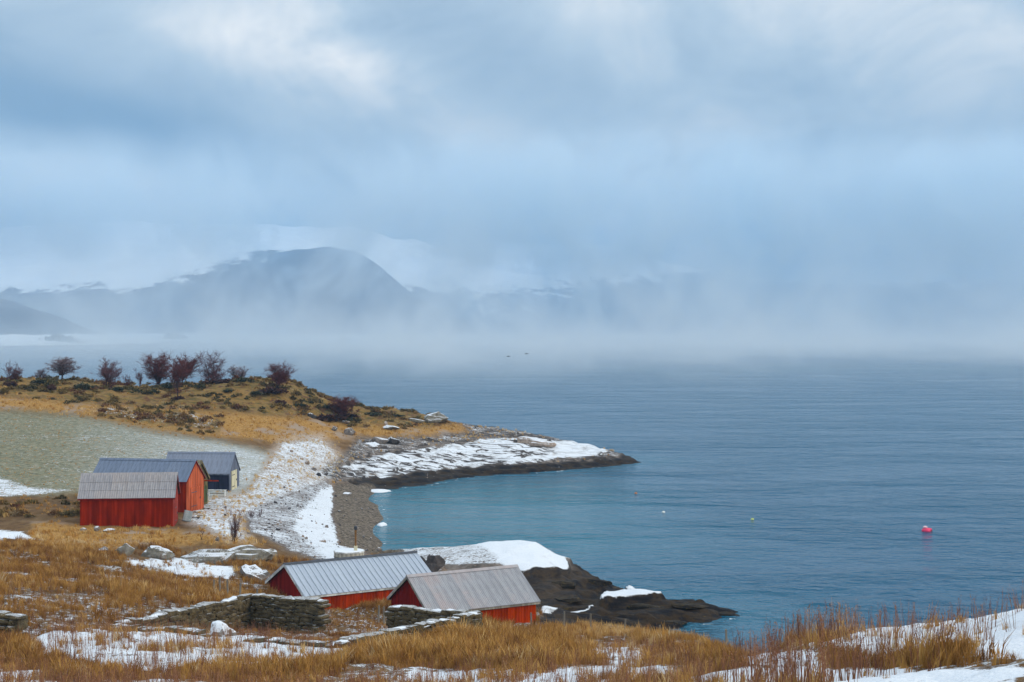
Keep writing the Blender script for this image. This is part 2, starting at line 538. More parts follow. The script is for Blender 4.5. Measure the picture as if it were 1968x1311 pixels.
# what covers the ground where (outlines read off the photograph, laid on the land)
ZONES = {
    'meadow': ([(-500, 765), (0, 789), (150, 799), (300, 830), (430, 850), (518, 870), (505, 905), (470, 945), (400, 958), (150, 948), (0, 955), (-500, 965)], 11),
    'heath': ([(-500, 700), (560, 700), (720, 770), (880, 795), (830, 822), (700, 822), (560, 800), (430, 788), (190, 778), (0, 760), (-500, 745)], 10),
    'gold': ([(-500, 745), (0, 758), (190, 778), (430, 790), (560, 800), (700, 815), (860, 815), (1000, 838), (960, 850), (820, 842), (700, 838), (600, 850), (530, 850), (440, 842), (300, 828), (150, 797), (0, 787), (-500, 765)], 9),
    'gold2': ([(60, 1008), (150, 1010), (330, 1020), (480, 1030), (500, 1048), (300, 1045), (220, 1060), (60, 1050)], 8),
    'yard': ([(380, 960), (470, 940), (510, 885), (540, 845), (620, 835), (660, 880), (645, 925), (540, 965), (470, 1000), (480, 1040), (420, 1035), (360, 1000)], 14),
    'snowbeach': ([(530, 955), (630, 920), (646, 945), (648, 1000), (656, 1045), (710, 1066), (640, 1090), (560, 1060), (480, 1020), (472, 985)], 8),
    'tipcap': ([(1060, 843), (1165, 853), (1170, 866), (1135, 877), (1010, 886), (960, 890), (985, 876), (1060, 868)], 4),
    'beachband': ([(572, 990), (612, 948), (640, 930), (644, 960), (636, 1000), (650, 1044), (690, 1064), (650, 1088), (600, 1052), (566, 1015)], 6),
    'shingle': ([(642, 930), (720, 930), (752, 1000), (770, 1062), (705, 1062), (657, 1046), (640, 990)], 4),
    'rock': ([(610, 905), (650, 880), (690, 838), (800, 838), (900, 828), (870, 800), (1000, 825), (1160, 850), (1300, 880), (1240, 905), (900, 930), (760, 950), (700, 935), (640, 925)], 6),
    'rock2': ([(735, 1040), (1060, 1035), (1210, 1095), (1460, 1165), (1450, 1200), (1290, 1215), (1040, 1200), (1000, 1130), (820, 1120), (720, 1075)], 5),
    'wetrock': ([(1000, 1105), (1100, 1085), (1230, 1095), (1480, 1170), (1300, 1230), (1020, 1215)], 6),
    'rocksnow': ([(650, 893), (720, 872), (800, 862), (880, 850), (960, 838), (1060, 840), (1160, 853), (1166, 866), (1130, 876), (950, 896), (860, 905), (722, 926), (660, 915)], 5),
    'snowcap': ([(915, 1040), (1040, 1035), (1075, 1060), (1101, 1092), (1096, 1106), (1052, 1110), (1012, 1118), (985, 1104), (950, 1080), (925, 1062)], 4),
    'capthin': ([(740, 1040), (960, 1036), (1000, 1105), (930, 1095), (850, 1088), (770, 1074)], 5),
    'snowbar': ([(1155, 1150), (1215, 1146), (1255, 1132), (1292, 1130), (1298, 1144), (1235, 1158), (1160, 1165)], 3),
    'snowbar2': ([(1030, 1170), (1140, 1158), (1145, 1164), (1075, 1176), (1030, 1180)], 3),
    'field_snow': ([(-300, 915), (0, 912), (60, 930), (150, 938), (150, 946), (40, 955), (0, 960), (-300, 975)], 9),
    'front_snow': ([(45, 1232), (120, 1216), (250, 1216), (450, 1216), (640, 1232), (665, 1262), (560, 1285), (300, 1290), (80, 1275)], 10),
    'right_snow': ([(1500, 1240), (1600, 1228), (1700, 1208), (1968, 1165), (2300, 1100), (2300, 1311), (1968, 1268), (1800, 1265), (1640, 1262)], 12),
    'right_mid': ([(1380, 1250), (1440, 1240), (1560, 1250), (1600, 1300), (1450, 1290)], 10),
    'bottom_snow': ([(780, 1285), (900, 1283), (1000, 1295), (1200, 1270), (1350, 1290), (1968, 1285), (1968, 1400), (-100, 1400), (-100, 1290), (60, 1288), (120, 1311), (700, 1320)], 9),
    'mid_snow': ([(1060, 1240), (1200, 1240), (1300, 1250), (1330, 1282), (1220, 1292), (1150, 1268)], 9),
    'outcrop_snow': ([(240, 1075), (330, 1072), (450, 1090), (445, 1112), (340, 1108), (250, 1092)], 8),
    'left_snow': ([(-200, 1015), (40, 1018), (70, 1030), (110, 1042), (0, 1048), (-200, 1050)], 8),
    'left_patch': ([(0, 1120), (120, 1130), (300, 1165), (210, 1200), (60, 1215), (40, 1180)], 14),
    'dark_grass': ([(640, 1200), (760, 1230), (920, 1190), (1000, 1240), (1010, 1300), (860, 1280), (700, 1270), (660, 1250)], 10),
    'ruin': ([(225, 1208), (480, 1158), (620, 1158), (760, 1180), (925, 1188), (908, 1228), (690, 1254), (650, 1246), (430, 1226)], 5),
    'mound': ([(-200, 955), (40, 955), (150, 950), (152, 992), (60, 998), (-200, 1000)], 6),
    'heather': ([(190, 780), (330, 788), (430, 800), (420, 832), (300, 820), (190, 800)], 8),
}


def zones(X, Y, Z, soft_noise=True):
    px, py = to_px(X, Y, Z)
    if soft_noise:
        k = 0.8 + 5.0 * sstep(150, 50, Y)
        px = px + fbm(X * 0.4, Y * 0.4, 31, 2) * 8 * k * 0.6
        py = py + fbm(X * 0.4, Y * 0.25, 47, 2) * 5 * k * 0.6
    out = {}
    for nme, (poly, soft) in ZONES.items():
        out[nme] = poly_mask(px, py, poly, soft)
    return out


def combine(X, Y, Z, z):
    """Zone outlines -> cover amounts: rock, wet, shingle, snow, meadow, heath, gold, frost."""
    rock = np.maximum(z['rock'], z['rock2'])
    n1 = fbm(X * 0.25, Y * 0.25, 3, 4)
    wet = z['rock2'] * np.maximum(sstep(2.0 + 0.5 * n1, 1.3 + 0.5 * n1, Z), .9 * z['wetrock']) * sstep(170, 150, Y) + rock * sstep(1.3 + .4 * n1, .9 + .4 * n1, Z) * sstep(150, 170, Y)
    snow = np.maximum(0.70 * z['rocksnow'], .92 * z['tipcap']) + 1.6 * np.maximum(.75 * z['snowcap'], np.maximum(.58 * z['snowbar'], 0.42 * z['snowbar2'])) + .57 * z['capthin'] * (1 - z['snowcap']) + 0.535 * z['snowbeach'] * (1 - z['beachband']) + .66 * z['beachband']
    snow = np.maximum(snow, 0.66 * np.maximum(z['front_snow'], np.maximum(z['mid_snow'] * .95, z['outcrop_snow'])))
    snow = np.maximum(snow, 0.88 * z['right_snow'])
    snow = np.maximum(snow, 0.68 * np.maximum(z['right_mid'], z['bottom_snow']))
    snow = np.maximum(snow, np.maximum(0.75 * z['left_snow'], np.maximum(0.48 * z['left_patch'], 0.58 * z['field_snow'])))
    snow = np.maximum(snow, 0.56 * z['yard'])
    snow = np.maximum(snow, np.maximum(0.30 * z['heath'], 0.3 * z['gold']))
    snow = np.maximum(snow, 0.46 * z['heather'])
    pxm, _ = to_px(X, Y, Z)
    snow = np.maximum(snow, z['meadow'] * (.40 + .09 * sstep(50, 560, pxm)))
    snow = np.maximum(snow, 0.49 * z['rock'] * (1 - z['rocksnow']))
    snow = snow * (1 - z['shingle']) * (1 - wet * (1 - np.maximum(z['snowcap'], np.maximum(np.maximum(z['snowbar'], z['capthin']), z['snowbar2']))))
    fg = sstep(112, 100, Y) * (1 - rock)
    snow = np.maximum(snow, 0.495 * fg * (1 - z['gold2']) * (1 - z['dark_grass']))
    px, _ = to_px(X, Y, Z)
    frost = z['meadow'] * sstep(50, 560, px) + z['yard'] * 0.95
    return dict(rock=rock, wet=np.clip(wet, 0, 1), shingle=np.maximum(z['shingle'], .85 * z['snowbeach']), snow=np.clip(snow, 0, 1.6), meadow=z['meadow'] * (1 - .8 * z['mound']), heath=np.maximum(z['heath'], z['heather']),
                gold=np.maximum(np.maximum(z['gold'], z['gold2']), z['yard'] * .75), frost=np.clip(frost, 0, 1))


def surface(X, Y):
    X = np.asarray(X, float); Y = np.asarray(Y, float)
    h = base_h(X, Y)
    z = zones(X, Y, h)
    c = combine(X, Y, h, z)
    soil = 1 - c['rock']
    land = sstep(-0.4, 0.3, h)
    # hummocks
    h2 = h + land * soil * (1 - .8 * c['meadow']) * (1 - .8 * c['shingle']) * (0.26 * fbm(X * .35, Y * .35, 5, 3) + 0.12 * fbm(X * 1.3, Y * 1.3, 8, 3))
    h2 = h2 + land * c['heath'] * (0.5 * fbm(X * .22, Y * .22, 15, 3) + .25 * fbm(X * .9, Y * .9, 19, 2))
    h2 = h2 + land * c['meadow'] * 0.05 * fbm(X * 1.5, Y * 1.5, 12, 2)
    # layered rock: slanted benches with broken edges
    sx = X * 0.30 + Y * 0.95 + 3.4 * fbm(X * .05, Y * .13, 21, 3) + 0.35 * fbm(X * .5, Y * .9, 23, 2)
    per = np.where(Y > 150, 3.4, 1.7)
    fr = sx / per - np.floor(sx / per)
    saw = np.where(fr < 0.8, fr / 0.8, (1 - fr) / 0.2) - 0.5
    amp = 0.62 + 0.5 * fbm(X * .3, Y * .18, 25, 3)
    lin = np.minimum(np.abs(fbm(X * .07 + Y * .02, Y * .42, 41, 3)), np.abs(fbm(X * .12 - Y * .09, Y * .25, 45, 3)) + .05)
    fr2 = lin * 1.6
    cut = -sstep(.13, .0, fr2) * (0.5 + .4 * fbm(X * .5, Y * .5, 43, 2))
    stp = np.where(Y > 150, .55, .42)
    tq = (h2 + X * .035 + .25 * fbm(X * .25, Y * .25, 35, 3)) / stp
    tf = tq - np.floor(tq)
    terr = (np.floor(tq) + sstep(.62, .98, tf) - tq) * stp * 1.25
    smooth_by_snow = 1 - np.clip(np.maximum(np.maximum(z['snowcap'], .75 * z['capthin']), z['snowbar']), 0, 1) * .93
    h2 = h2 + c['rock'] * smooth_by_snow * sstep(-0.6, 0.4, h) * (terr * np.where(Y > 150, .55, .55) + saw * amp * np.where(Y > 150, .42, .3) + cut * .6 + .07 * fbm(X * 1.0, Y * 2.2, 29, 4) + sstep(150, 120, Y) * .22 * fbm(X * .55, Y * .9, 33, 3))
    h2 = h2 - .28 * z['ruin']
    rid = 1 - 2 * np.abs(fbm(X * .16 + .1 * Y, Y * .30, 37, 3))
    h2 = h2 + z['rock2'] * smooth_by_snow * sstep(-.4, .3, h) * (.42 * rid - .22)
    # thick wind-packed snow lying on the rock
    cap = np.maximum(np.maximum(z['snowcap'], z['capthin']), z['snowbar'])
    pxs, _ = to_px(X, Y, h)
    h2 = h2 + 0.50 * sstep(.15, .75, cap) * np.where(Y > 150, 1, np.maximum(sstep(840, 1030, pxs), z['snowbar'])) * (1 + .7 * fbm(X * .55, Y * .55, 51, 4)) + 0.10 * z['snowbar2']
    h2 = h2 + 0.16 * np.maximum(z['right_snow'], z['front_snow']) * (0.6 + .5 * fbm(X * .5, Y * .5, 53, 2))
    return h2, c, z


_hc = {}
def ground_z(x, y):
    return float(surface(np.array([x]), np.array([y]))[0][0])


NR, NC = 1080, 540
t = np.linspace(0, 1, NR)
a0 = 0.045
rowsY = (np.exp(t * math.log((a0 + .0014 * 302) / (a0 + .0014 * 6))) * (a0 + .0014 * 6) - a0) / .0014
sgrid = np.linspace(0, 1, NC)
YY = np.repeat(rowsY[:, None], NC, 1)
XL = -(0.43 * rowsY + 14)
XR = np.minimum(0.43 * rowsY + 16, 70)
XX = XL[:, None] + (XR - XL)[:, None] * sgrid[None, :]
HH, CC, ZZ = surface(XX.ravel(), YY.ravel())
gm = numpy_mesh('ground', np.stack([XX.ravel(), YY.ravel(), HH], 1), grid_faces(NR, NC))
attr(gm, 'cover_a', np.stack([CC['rock'], CC['wet'], CC['shingle'], CC['meadow']], 1).astype(np.float32), 'FLOAT_COLOR')
attr(gm, 'snow', CC['snow'].astype(np.float32))
attr(gm, 'heath', CC['heath'].astype(np.float32))
attr(gm, 'gold', CC['gold'].astype(np.float32))
attr(gm, 'frost', CC['frost'].astype(np.float32))

# ---- ground material
M = Mat('ground_cover', 0.9, 0.2)
pos = M.pos()
sepc = M.n.new('ShaderNodeSeparateColor')
M.l.new(M.attr('cover_a', out='Color'), sepc.inputs[0])
rock_f, wet_f, shing_f = sepc.outputs[0], sepc.outputs[1], sepc.outputs[2]
mead_f = M.attr('cover_a', out='Alpha')
snow_f, heath_f, gold_f, frost_f = M.attr('snow'), M.attr('heath'), M.attr('gold'), M.attr('frost')
n_big = M.noise(pos, 0.18, 5, .6)
n_mid = M.noise(pos, 0.9, 5, .62)
n_fine = M.noise(pos, 4.5, 5, .65)
n_grain = M.noise(pos, 16, 3, .6)
streak = M.noise(M.mapping(pos, (0.5, 2.2, 2.0), (0, 0, R(14))), 1.0, 6, .62)
soil = M.ramp(n_mid, [(.25, (.06, .032, .014)), (.5, (.145, .080, .030)), (.75, (.26, .165, .075))])
soil = M.mix(M.step(n_fine, .45, .7), soil, (.16, .085, .035))
gold = M.ramp(n_fine, [(.3, (.17, .080, .018)), (.5, (.36, .19, .045)), (.72, (.52, .32, .12))])
gold = M.mix(M.step(n_big, .5, .62), gold, (.33, .24, .17))
heath = M.ramp(streak, [(.30, (.040, .040, .016)), (.42, (.10, .080, .026)), (.50, (.25, .145, .036)), (.60, (.20, .13, .05)), (.72, (.38, .29, .14))])
heath = M.mix(M.step(n_mid, .50, .66), heath, (.115, .052, .026))
heath = M.mix(M.math('MULTIPLY', M.step(n_big, .52, .62), .55), heath, M.ramp(n_fine, [(.35, (.17, .085, .025)), (.6, (.38, .215, .06))]))
fstreak = M.noise(M.mapping(pos, (.55, .9, 1.0), (0, 0, R(20))), 3.0, 6, .75)
mead = M.ramp(fstreak, [(.34, (.085, .086, .052)), (.46, (.165, .163, .102)), (.56, (.25, .235, .155)), (.68, (.40, .385, .33))])
mead = M.mix(M.step(n_mid, .52, .72), mead, (.25, .19, .10))
mead = M.mix(M.math('MULTIPLY', frost_f, M.math('ADD', .42, M.math('MULTIPLY', M.step(fstreak, .42, .6), .4))), mead, (.56, .59, .60))
rockc = M.ramp(n_mid, [(.3, (.075, .066, .06)), (.5, (.18, .15, .13)), (.7, (.30, .255, .22))])
rockc = M.mix(M.step(n_fine, .55, .75), rockc, (.32, .23, .16))
crk = M.noise(M.mapping(pos, (.085, .46, .6), (0, 0, R(-13))), 1.0, 5, .6, .5)
crev = M.step(M.math('ABSOLUTE', M.math('SUBTRACT', crk, .5)), .055, .022)
crk2 = M.noise(M.mapping(pos, (.22, .95, 1.2), (0, 0, R(-20))), 1.0, 4, .6, .4)
crev = M.math('MAXIMUM', crev, M.math('MULTIPLY', M.step(M.math('ABSOLUTE', M.math('SUBTRACT', crk2, .52)), .022, .010), .5))
spy = M.n.new('ShaderNodeSeparateXYZ'); M.l.new(pos, spy.inputs[0])
crev = M.math('MULTIPLY', M.math('MULTIPLY', crev, rock_f), M.math('ADD', .15, M.math('MULTIPLY', M.step(spy.outputs[1], 135.0, 165.0), .85)))
rockc = M.mix(M.math('MULTIPLY', crev, .8), rockc, (.035, .030, .030))
wst = M.noise(M.mapping(pos, (.30, .85, 2.6), (0, 0, R(-14))), 1.0, 7, .72, .4)
wetc = M.ramp(M.math('ADD', M.math('MULTIPLY', wst, .65), M.math('MULTIPLY', n_mid, .35)), [(.36, (.004, .004, .006)), (.47, (.014, .011, .011)), (.54, (.042, .026, .012)), (.60, (.017, .013, .012)), (.67, (.15, .095, .020))])
peb = M.voronoi(pos, 5.0, out='Color')
pebv = M.n.new('ShaderNodeSeparateColor'); M.l.new(peb, pebv.inputs[0])
shingc = M.ramp(pebv.outputs[0], [(0, (.05, .038, .028)), (.5, (.125, .096, .070)), (1, (.25, .205, .155))])
shingc = M.mix(snow_f, shingc, M.ramp(pebv.outputs[1], [(0, (.08, .08, .10)), (.5, (.20, .19, .21)), (1, (.42, .40, .42))]))
c = M.mix(gold_f, soil, gold)
c = M.mix(heath_f, c, heath)
c = M.mix(mead_f, c, mead)
c = M.mix(M.math('MULTIPLY', M.math('SUBTRACT', frost_f, mead_f, clamp=True), M.step(n_fine, .3, .6)), c, (.50, .46, .43))
c = M.mix(rock_f, c, rockc)
c = M.mix(wet_f, c, wetc)
c = M.mix(shing_f, c, shingc)
# snow lies where the cover amount beats a broken-up noise, less on steep faces
geo = M.n.new('ShaderNodeNewGeometry')
sn = M.n.new('ShaderNodeSeparateXYZ'); M.l.new(geo.outputs['Normal'], sn.inputs[0])
steep = M.step(sn.outputs[2], .74, .93)
nmix = M.math('ADD', M.math('MULTIPLY', streak, .30), M.math('ADD', M.math('MULTIPLY', n_fine, .38), M.math('ADD', M.math('MULTIPLY', n_grain, .17), M.math('MULTIPLY', n_big, .15))))
thr = M.math('SUBTRACT', 1.0, snow_f)
dlt = M.math('SUBTRACT', nmix, M.math('ADD', M.math('MULTIPLY', thr, .62), .20))
sfac = M.step(dlt, -.03, .05)
sfac = M.math('MULTIPLY', sfac, steep)
sfac = M.math('MULTIPLY', sfac, M.math('SUBTRACT', 1.0, M.math('MULTIPLY', crev, M.step(snow_f, 1.0, .75))))
sfac = M.math('MULTIPLY', sfac, M.step(snow_f, .05, .3))
snowc = M.mix(M.step(n_grain, .3, .7), (.68, .72, .78), (.80, .825, .86))
c = M.mix(sfac, c, snowc)
M.color(c)
M.rough(M.math('SUBTRACT', .92, M.math('MULTIPLY', wet_f, .25)))
M._in(M.b.inputs['Specular IOR Level'], M.math('SUBTRACT', .16, M.math('MULTIPLY', wet_f, .08)))
bh = M.math('ADD', M.math('MULTIPLY', n_fine, .5), M.math('ADD', M.math('MULTIPLY', n_grain, .2), M.math('MULTIPLY', sfac, .25)))
bh = M.math('ADD', bh, M.math('MULTIPLY', M.voronoi(pos, 5.0), M.math('MULTIPLY', shing_f, .5)))
M.bump(bh, .9, .16)
gm.materials.append(M.m)
ground = link('ground', gm)
tag(ground, 'shore slope and headland with dead grass, bare rock and thin snow', kind='structure')
# ------------------------------------------------------------------ the sea
SR, SC = 760, 330
t = np.linspace(0, 1, SR)
sY = 45 * (8600 / 45.0) ** t
sX = np.linspace(-1, 1, SC)
YY = np.repeat(sY[:, None], SC, 1)
XX = sX[None, :] * (0.75 * sY[:, None] + 90)
dh = np.where((YY < 310) & (XX < 98) & (XX > -148), base_h(np.clip(XX, -149, 99), np.clip(YY, -9, 312)), -6.0)
near = sstep(600, 150, YY)
ZW = near * (0.05 * fbm(XX * .10 + YY * .03, YY * .28, 61, 3) + .03 * fbm(XX * .35, YY * .8, 63, 2)) * sstep(0.2, -0.8, dh)
sm = numpy_mesh('sea', np.stack([XX.ravel(), YY.ravel(), ZW.ravel()], 1), grid_faces(SR, SC))
attr(sm, 'shallow', sstep(-3.6, -0.2, dh + 0.5 * fbm(XX * .06, YY * .06, 65, 3)).astype(np.float32))
attr(sm, 'cove', (sstep(30, -2, XX) * sstep(110, 135, YY) * sstep(225, 170, YY)).astype(np.float32))
attr(sm, 'edge', sstep(-0.40, -0.02, dh).astype(np.float32))
M = Mat('sea_water', 0.16, 0.26)
M.b.inputs['IOR'].default_value = 1.33
pos = M.pos()
sh, ed, cv = M.attr('shallow'), M.attr('edge'), M.attr('cove')
wv1 = M.noise(M.mapping(pos, (.20, .27, 1), (0, 0, R(-6))), 1.0, 3, .55, .5)
wv2 = M.noise(M.mapping(pos, (.70, .95, 1), (0, 0, R(9))), 1.0, 3, .6, .4)
wv3 = M.noise(M.mapping(pos, (.02, .05, 1), (0, 0, R(-12))), 1.0, 4, .55, .8)
deep = M.mix(wv3, (.003, .066, .138), (.007, .096, .178))
shal = M.mix(wv3, (.018, .15, .21), (.030, .19, .25))
c = M.mix(M.math('MULTIPLY', M.math('MAXIMUM', M.math('MULTIPLY', sh, .35), M.math('MULTIPLY', cv, .8)), .85), deep, shal)
fo = M.noise(M.mapping(pos, (.5, .7, 1)), 1.2, 5, .65, 1.0)
foam = M.math('MULTIPLY', M.step(fo, .60, .66), M.step(ed, .35, .9))
c = M.mix(foam, c, (.75, .80, .84))
M.color(c)
M.rough(M.math('ADD', .17, M.math('MULTIPLY', foam, .6)))
hgt = M.math('ADD', M.math('MULTIPLY', wv1, 1.0), M.math('MULTIPLY', wv2, .55))
gust = M.math('ADD', .35, M.math('MULTIPLY', M.step(wv3, .35, .65), .65))
M.bump(M.math('MULTIPLY', hgt, gust), 1.0, 2.0)
sm.materials.append(M.m)
sea = link('sea', sm)
tag(sea, 'cold blue rippled fjord water', kind='structure')

# ------------------------------------------------------------------ mountains across the fjord
K = []
def k(px, py, d): K.append(P(px, py, d))
def ka(px, d, z): K.append(((px - CX) / FPX * d, d, z))
for q in [(-300, 2100, 0), (60, 2080, 0), (150, 2150, 0), (220, 2900, 0), (330, 3250, 0), (500, 3100, 0), (690, 3050, 0), (760, 3200, 0), (850, 3350, 0), (1000, 3500, 0), (1060, 3700, 0),
          (1080, 4300, -1), (1150, 5050, 0), (1300, 5200, 0), (1500, 5250, 0), (1700, 5250, 0), (1968, 5250, 0), (2400, 5250, 0),
          (60, 1950, -6), (220, 2500, -6), (500, 2850, -6), (690, 2850, -6), (850, 3100, -6), (1050, 3300, -6), (1200, 4700, -6), (1500, 4900, -6), (1968, 4900, -6), (2400, 4900, -6), (1500, 3400, -10), (1968, 3400, -10), (1200, 3000, -10), (984, 1900, -10), (1900, 1900, -10), (-300, 1900, -6),
          (-400, 2400, 70), (-400, 3600, 120), (-400, 4600, 330), (-400, 6600, 470)]: ka(*q)
for q in [(-200, 585, 2500), (20, 570, 2500), (100, 598, 2550), (190, 641, 2600), (60, 640, 2300), (20, 640, 2900), (100, 641, 3000), (200, 640, 3400), (300, 640, 3700), (300, 600, 3900), (300, 520, 4300), (300, 470, 4700), (250, 430, 5100), (640, 462, 4320), (560, 478, 4250), (600, 470, 4300),
          (690, 480, 4260), (730, 505, 4220), (770, 558, 4180), (800, 590, 4130), (830, 612, 4080), (870, 630, 4000), (950, 637, 3900), (1000, 634, 3900), (1050, 645, 3900), (690, 641, 3600), (560, 641, 3600), (500, 560, 3950), (640, 550, 3950), (640, 605, 3720), (400, 605, 3800), (0, 480, 4700), (0, 560, 4200), (100, 450, 5000), (450, 440, 5300),
          (620, 455, 5400), (700, 450, 5600), (850, 480, 5900), (1230, 492, 6000), (1265, 525, 5950), (1300, 566, 5850), (1330, 590, 5800), (1400, 603, 5800), (1600, 590, 5900), (1800, 575, 6000), (1968, 560, 6000), (2300, 540, 6000), (900, 560, 6100), (1000, 540, 6100), (1100, 515, 6100)]: k(*q)
for q in [(800, 4800, 40), (850, 4500, 15), (950, 4700, 10), (1050, 4900, 10), (720, 4900, 200), (640, 4800, 330), (450, 6800, 480), (0, 6800, 470), (900, 7000, 450), (1230, 7000, 400), (1500, 7000, 240), (1968, 7000, 260), (2300, 7000, 260)]: ka(*q)
MX0, MX1, MY0, MY1, MS = -3600, 4200, 1800, 7300, 60.0
_, _, KG = rbf_grid(K, MX0, MX1, MY0, MY1, MS, 0.7)
xs = np.arange(-3300, 4000, 22.0)
ys = np.arange(1950, 7200, 22.0)
XX, YY = np.meshgrid(xs, ys)
h = bicubic(KG, MX0, MY0, MS, XX, YY)
lift = sstep(4, 90, h)
h = h + lift * (44 * fbm(XX / 420, YY / 420, 71, 6) + 20 * np.abs(fbm(XX / 130, YY / 130, 77, 4))) + sstep(-2, 10, h) * 2.2 * fbm(XX / 60, YY / 60, 79, 3)
h = np.where(h < 0.2, np.minimum(h, -1.0), h)
mm = numpy_mesh('mountain', np.stack([XX.ravel(), YY.ravel(), h.ravel()], 1), grid_faces(len(ys), len(xs)))
flat = sstep(24, 8, h) * sstep(0, 3, h)
left = sstep(-200, -1200, XX) * sstep(60, 200, h)
snw = 0.30 + 0.36 * sstep(120, 420, h) + 0.30 * left + 0.55 * flat + 0.55 * sstep(4700, 5400, YY) * sstep(-300, 300, XX * 0 + 1) * sstep(900, -400, XX) - 0.20 * sstep(2000, 2600, YY) * sstep(3100, 2700, YY) * sstep(20, 50, h) - 0.16 * sstep(-1200, -700, XX) * sstep(4600, 4400, YY) * sstep(30, 60, h)
attr(mm, 'snow', np.clip(snw, 0, 1).ravel().astype(np.float32))
M = Mat('mountain_ground', .95, .1)
pos = M.pos()
a = M.noise(M.mapping(pos, (1, .5, 2.2)), .004, 6, .62)
b = M.noise(M.mapping(pos, (1, .6, 2.2), (0, R(20), 0)), .017, 7, .74)
d = M.math('ADD', M.math('MULTIPLY', a, .42), M.math('MULTIPLY', b, .58))
sf = M.step(M.math('ADD', d, M.attr('snow')), .97, 1.03)
rockm = M.mix(M.step(b, .4, .6), (.014, .034, .074), (.034, .060, .110))
M.color(M.mix(sf, rockm, (.74, .79, .84)))
mm.materials.append(M.m)
mountain = link('mountain', mm)
tag(mountain, 'snow-streaked mountainside across the fjord, its top lost in cloud', kind='structure')

# far shore: dark lumps of wood on the snowy strip
for i, (px, py, d_, wpx, hpx) in enumerate([(335, 652, 3360, 46, 16), (432, 661, 3120, 30, 9), (660, 648, 3350, 40, 10), (770, 645, 3450, 46, 22), (1020, 650, 3560, 62, 20), (120, 662, 2250, 80, 14)]):
    mb = MB()
    rr = random.Random(i)
    x0, _, _ = P(px, py, d_)
    wid, hei = wpx / FPX * d_, hpx / FPX * d_
    for j in range(70):
        fx = rr.uniform(-1, 1)
        top = hei * (1 - .75 * fx * fx) * rr.uniform(.55, 1)
        cx_, cy_ = x0 + fx * wid / 2, d_ + rr.uniform(-25, 25)
        zb = float(bicubic(KG, MX0, MY0, MS, np.array([cx_]), np.array([cy_]))[0])
        zb = max(zb, 0.3) - 1
        r_ = top * rr.uniform(.22, .38)
        mb.tube([(cx_, cy_, zb), (cx_, cy_, zb + top * .35), (cx_, cy_, zb + top * .75), (cx_ + .1, cy_, zb + top)], [r_ * .5, r_, r_ * .7, .2], 6)
    M = bpy.data.materials.get('far_wood')
    if M is None:
        MM = Mat('far_wood', .95, .05); MM.color((.022, .028, .032)); M = MM.m
    o = mb.build('woods', M)
    tag(o, 'dark wood on the snowy far shore', kind='stuff')

# ------------------------------------------------------------------ air: haze, sea smoke, low cloud
def vol_box(name, x0, x1, y0, y1, z0, z1):
    mb = MB(); mb.box(x0, x1, y0, y1, z0, z1)
    o = mb.build(name)
    o['kind'] = 'stuff'
    o.display_type = 'WIRE'
    return o


haze = vol_box('haze', -8200, 8200, -400, 9200, -12, 560)
hm = bpy.data.materials.new('haze_air'); hm.use_nodes = True
nt = hm.node_tree; nt.nodes.clear()
pv = nt.nodes.new('ShaderNodeVolumePrincipled')
pv.inputs['Color'].default_value = (.34, .66, 1.0, 1)
pv.inputs['Density'].default_value = 0.00016
pv.inputs['Anisotropy'].default_value = 0.0
on = nt.nodes.new('ShaderNodeOutputMaterial')
nt.links.new(pv.outputs[0], on.inputs['Volume'])
haze.data.materials.append(hm)


class Vol(Mat):
    def __init__(s, name, color, step):
        s.m = bpy.data.materials.new(name)
        s.m.use_nodes = True
        s.n, s.l = s.m.node_tree.nodes, s.m.node_tree.links
        s.n.clear()
        s.p = s.n.new('ShaderNodeVolumePrincipled')
        s.p.inputs['Color'].default_value = (*color, 1)
        o = s.n.new('ShaderNodeOutputMaterial')
        s.l.new(s.p.outputs[0], o.inputs['Volume'])
        s.m.cycles.volume_step_rate = step
        s.m.cycles.volume_sampling = 'MULTIPLE_IMPORTANCE'


# sea smoke: a low bank, thick at the water and fraying upwards into wisps
smoke = vol_box('sea_smoke', -1700, 1900, 300, 3000, 0.4, 150)
V = Vol('sea_smoke', (.93, .975, 1.0), 6.0)
pos = V.pos()
sp = V.n.new('ShaderNodeSeparateXYZ'); V.l.new(pos, sp.inputs[0])
w1 = V.noise(V.mapping(pos, (.011, .0022, .0075), (0, R(24), 0)), 1.0, 4, .62, .8)
fall = V.math('POWER', 2.718, V.math('MULTIPLY', sp.outputs[2], -1 / 14.0))
wis = V.math('MULTIPLY', V.step(w1, .45, .68), V.math('POWER', 2.718, V.math('MULTIPLY', sp.outputs[2], -1 / 48.0)))
farw = V.step(sp.outputs[1], 300.0, 1000.0)
w2 = V.noise(V.mapping(pos, (.0050, .0017, .004)), 1.0, 3, .55, .8)
den = V.math('ADD', V.math('MULTIPLY', fall, V.math('MULTIPLY', V.math('ADD', .0010, V.math('MULTIPLY', V.step(w2, .38, .64), .0030)), V.math('ADD', .38, V.math('MULTIPLY', V.step(sp.outputs[0], -900.0, 100.0), .68)))), V.math('MULTIPLY', wis, .0062))
V._in(V.p.inputs['Density'], V.math('MULTIPLY', den, farw))
smoke.data.materials.append(V.m)

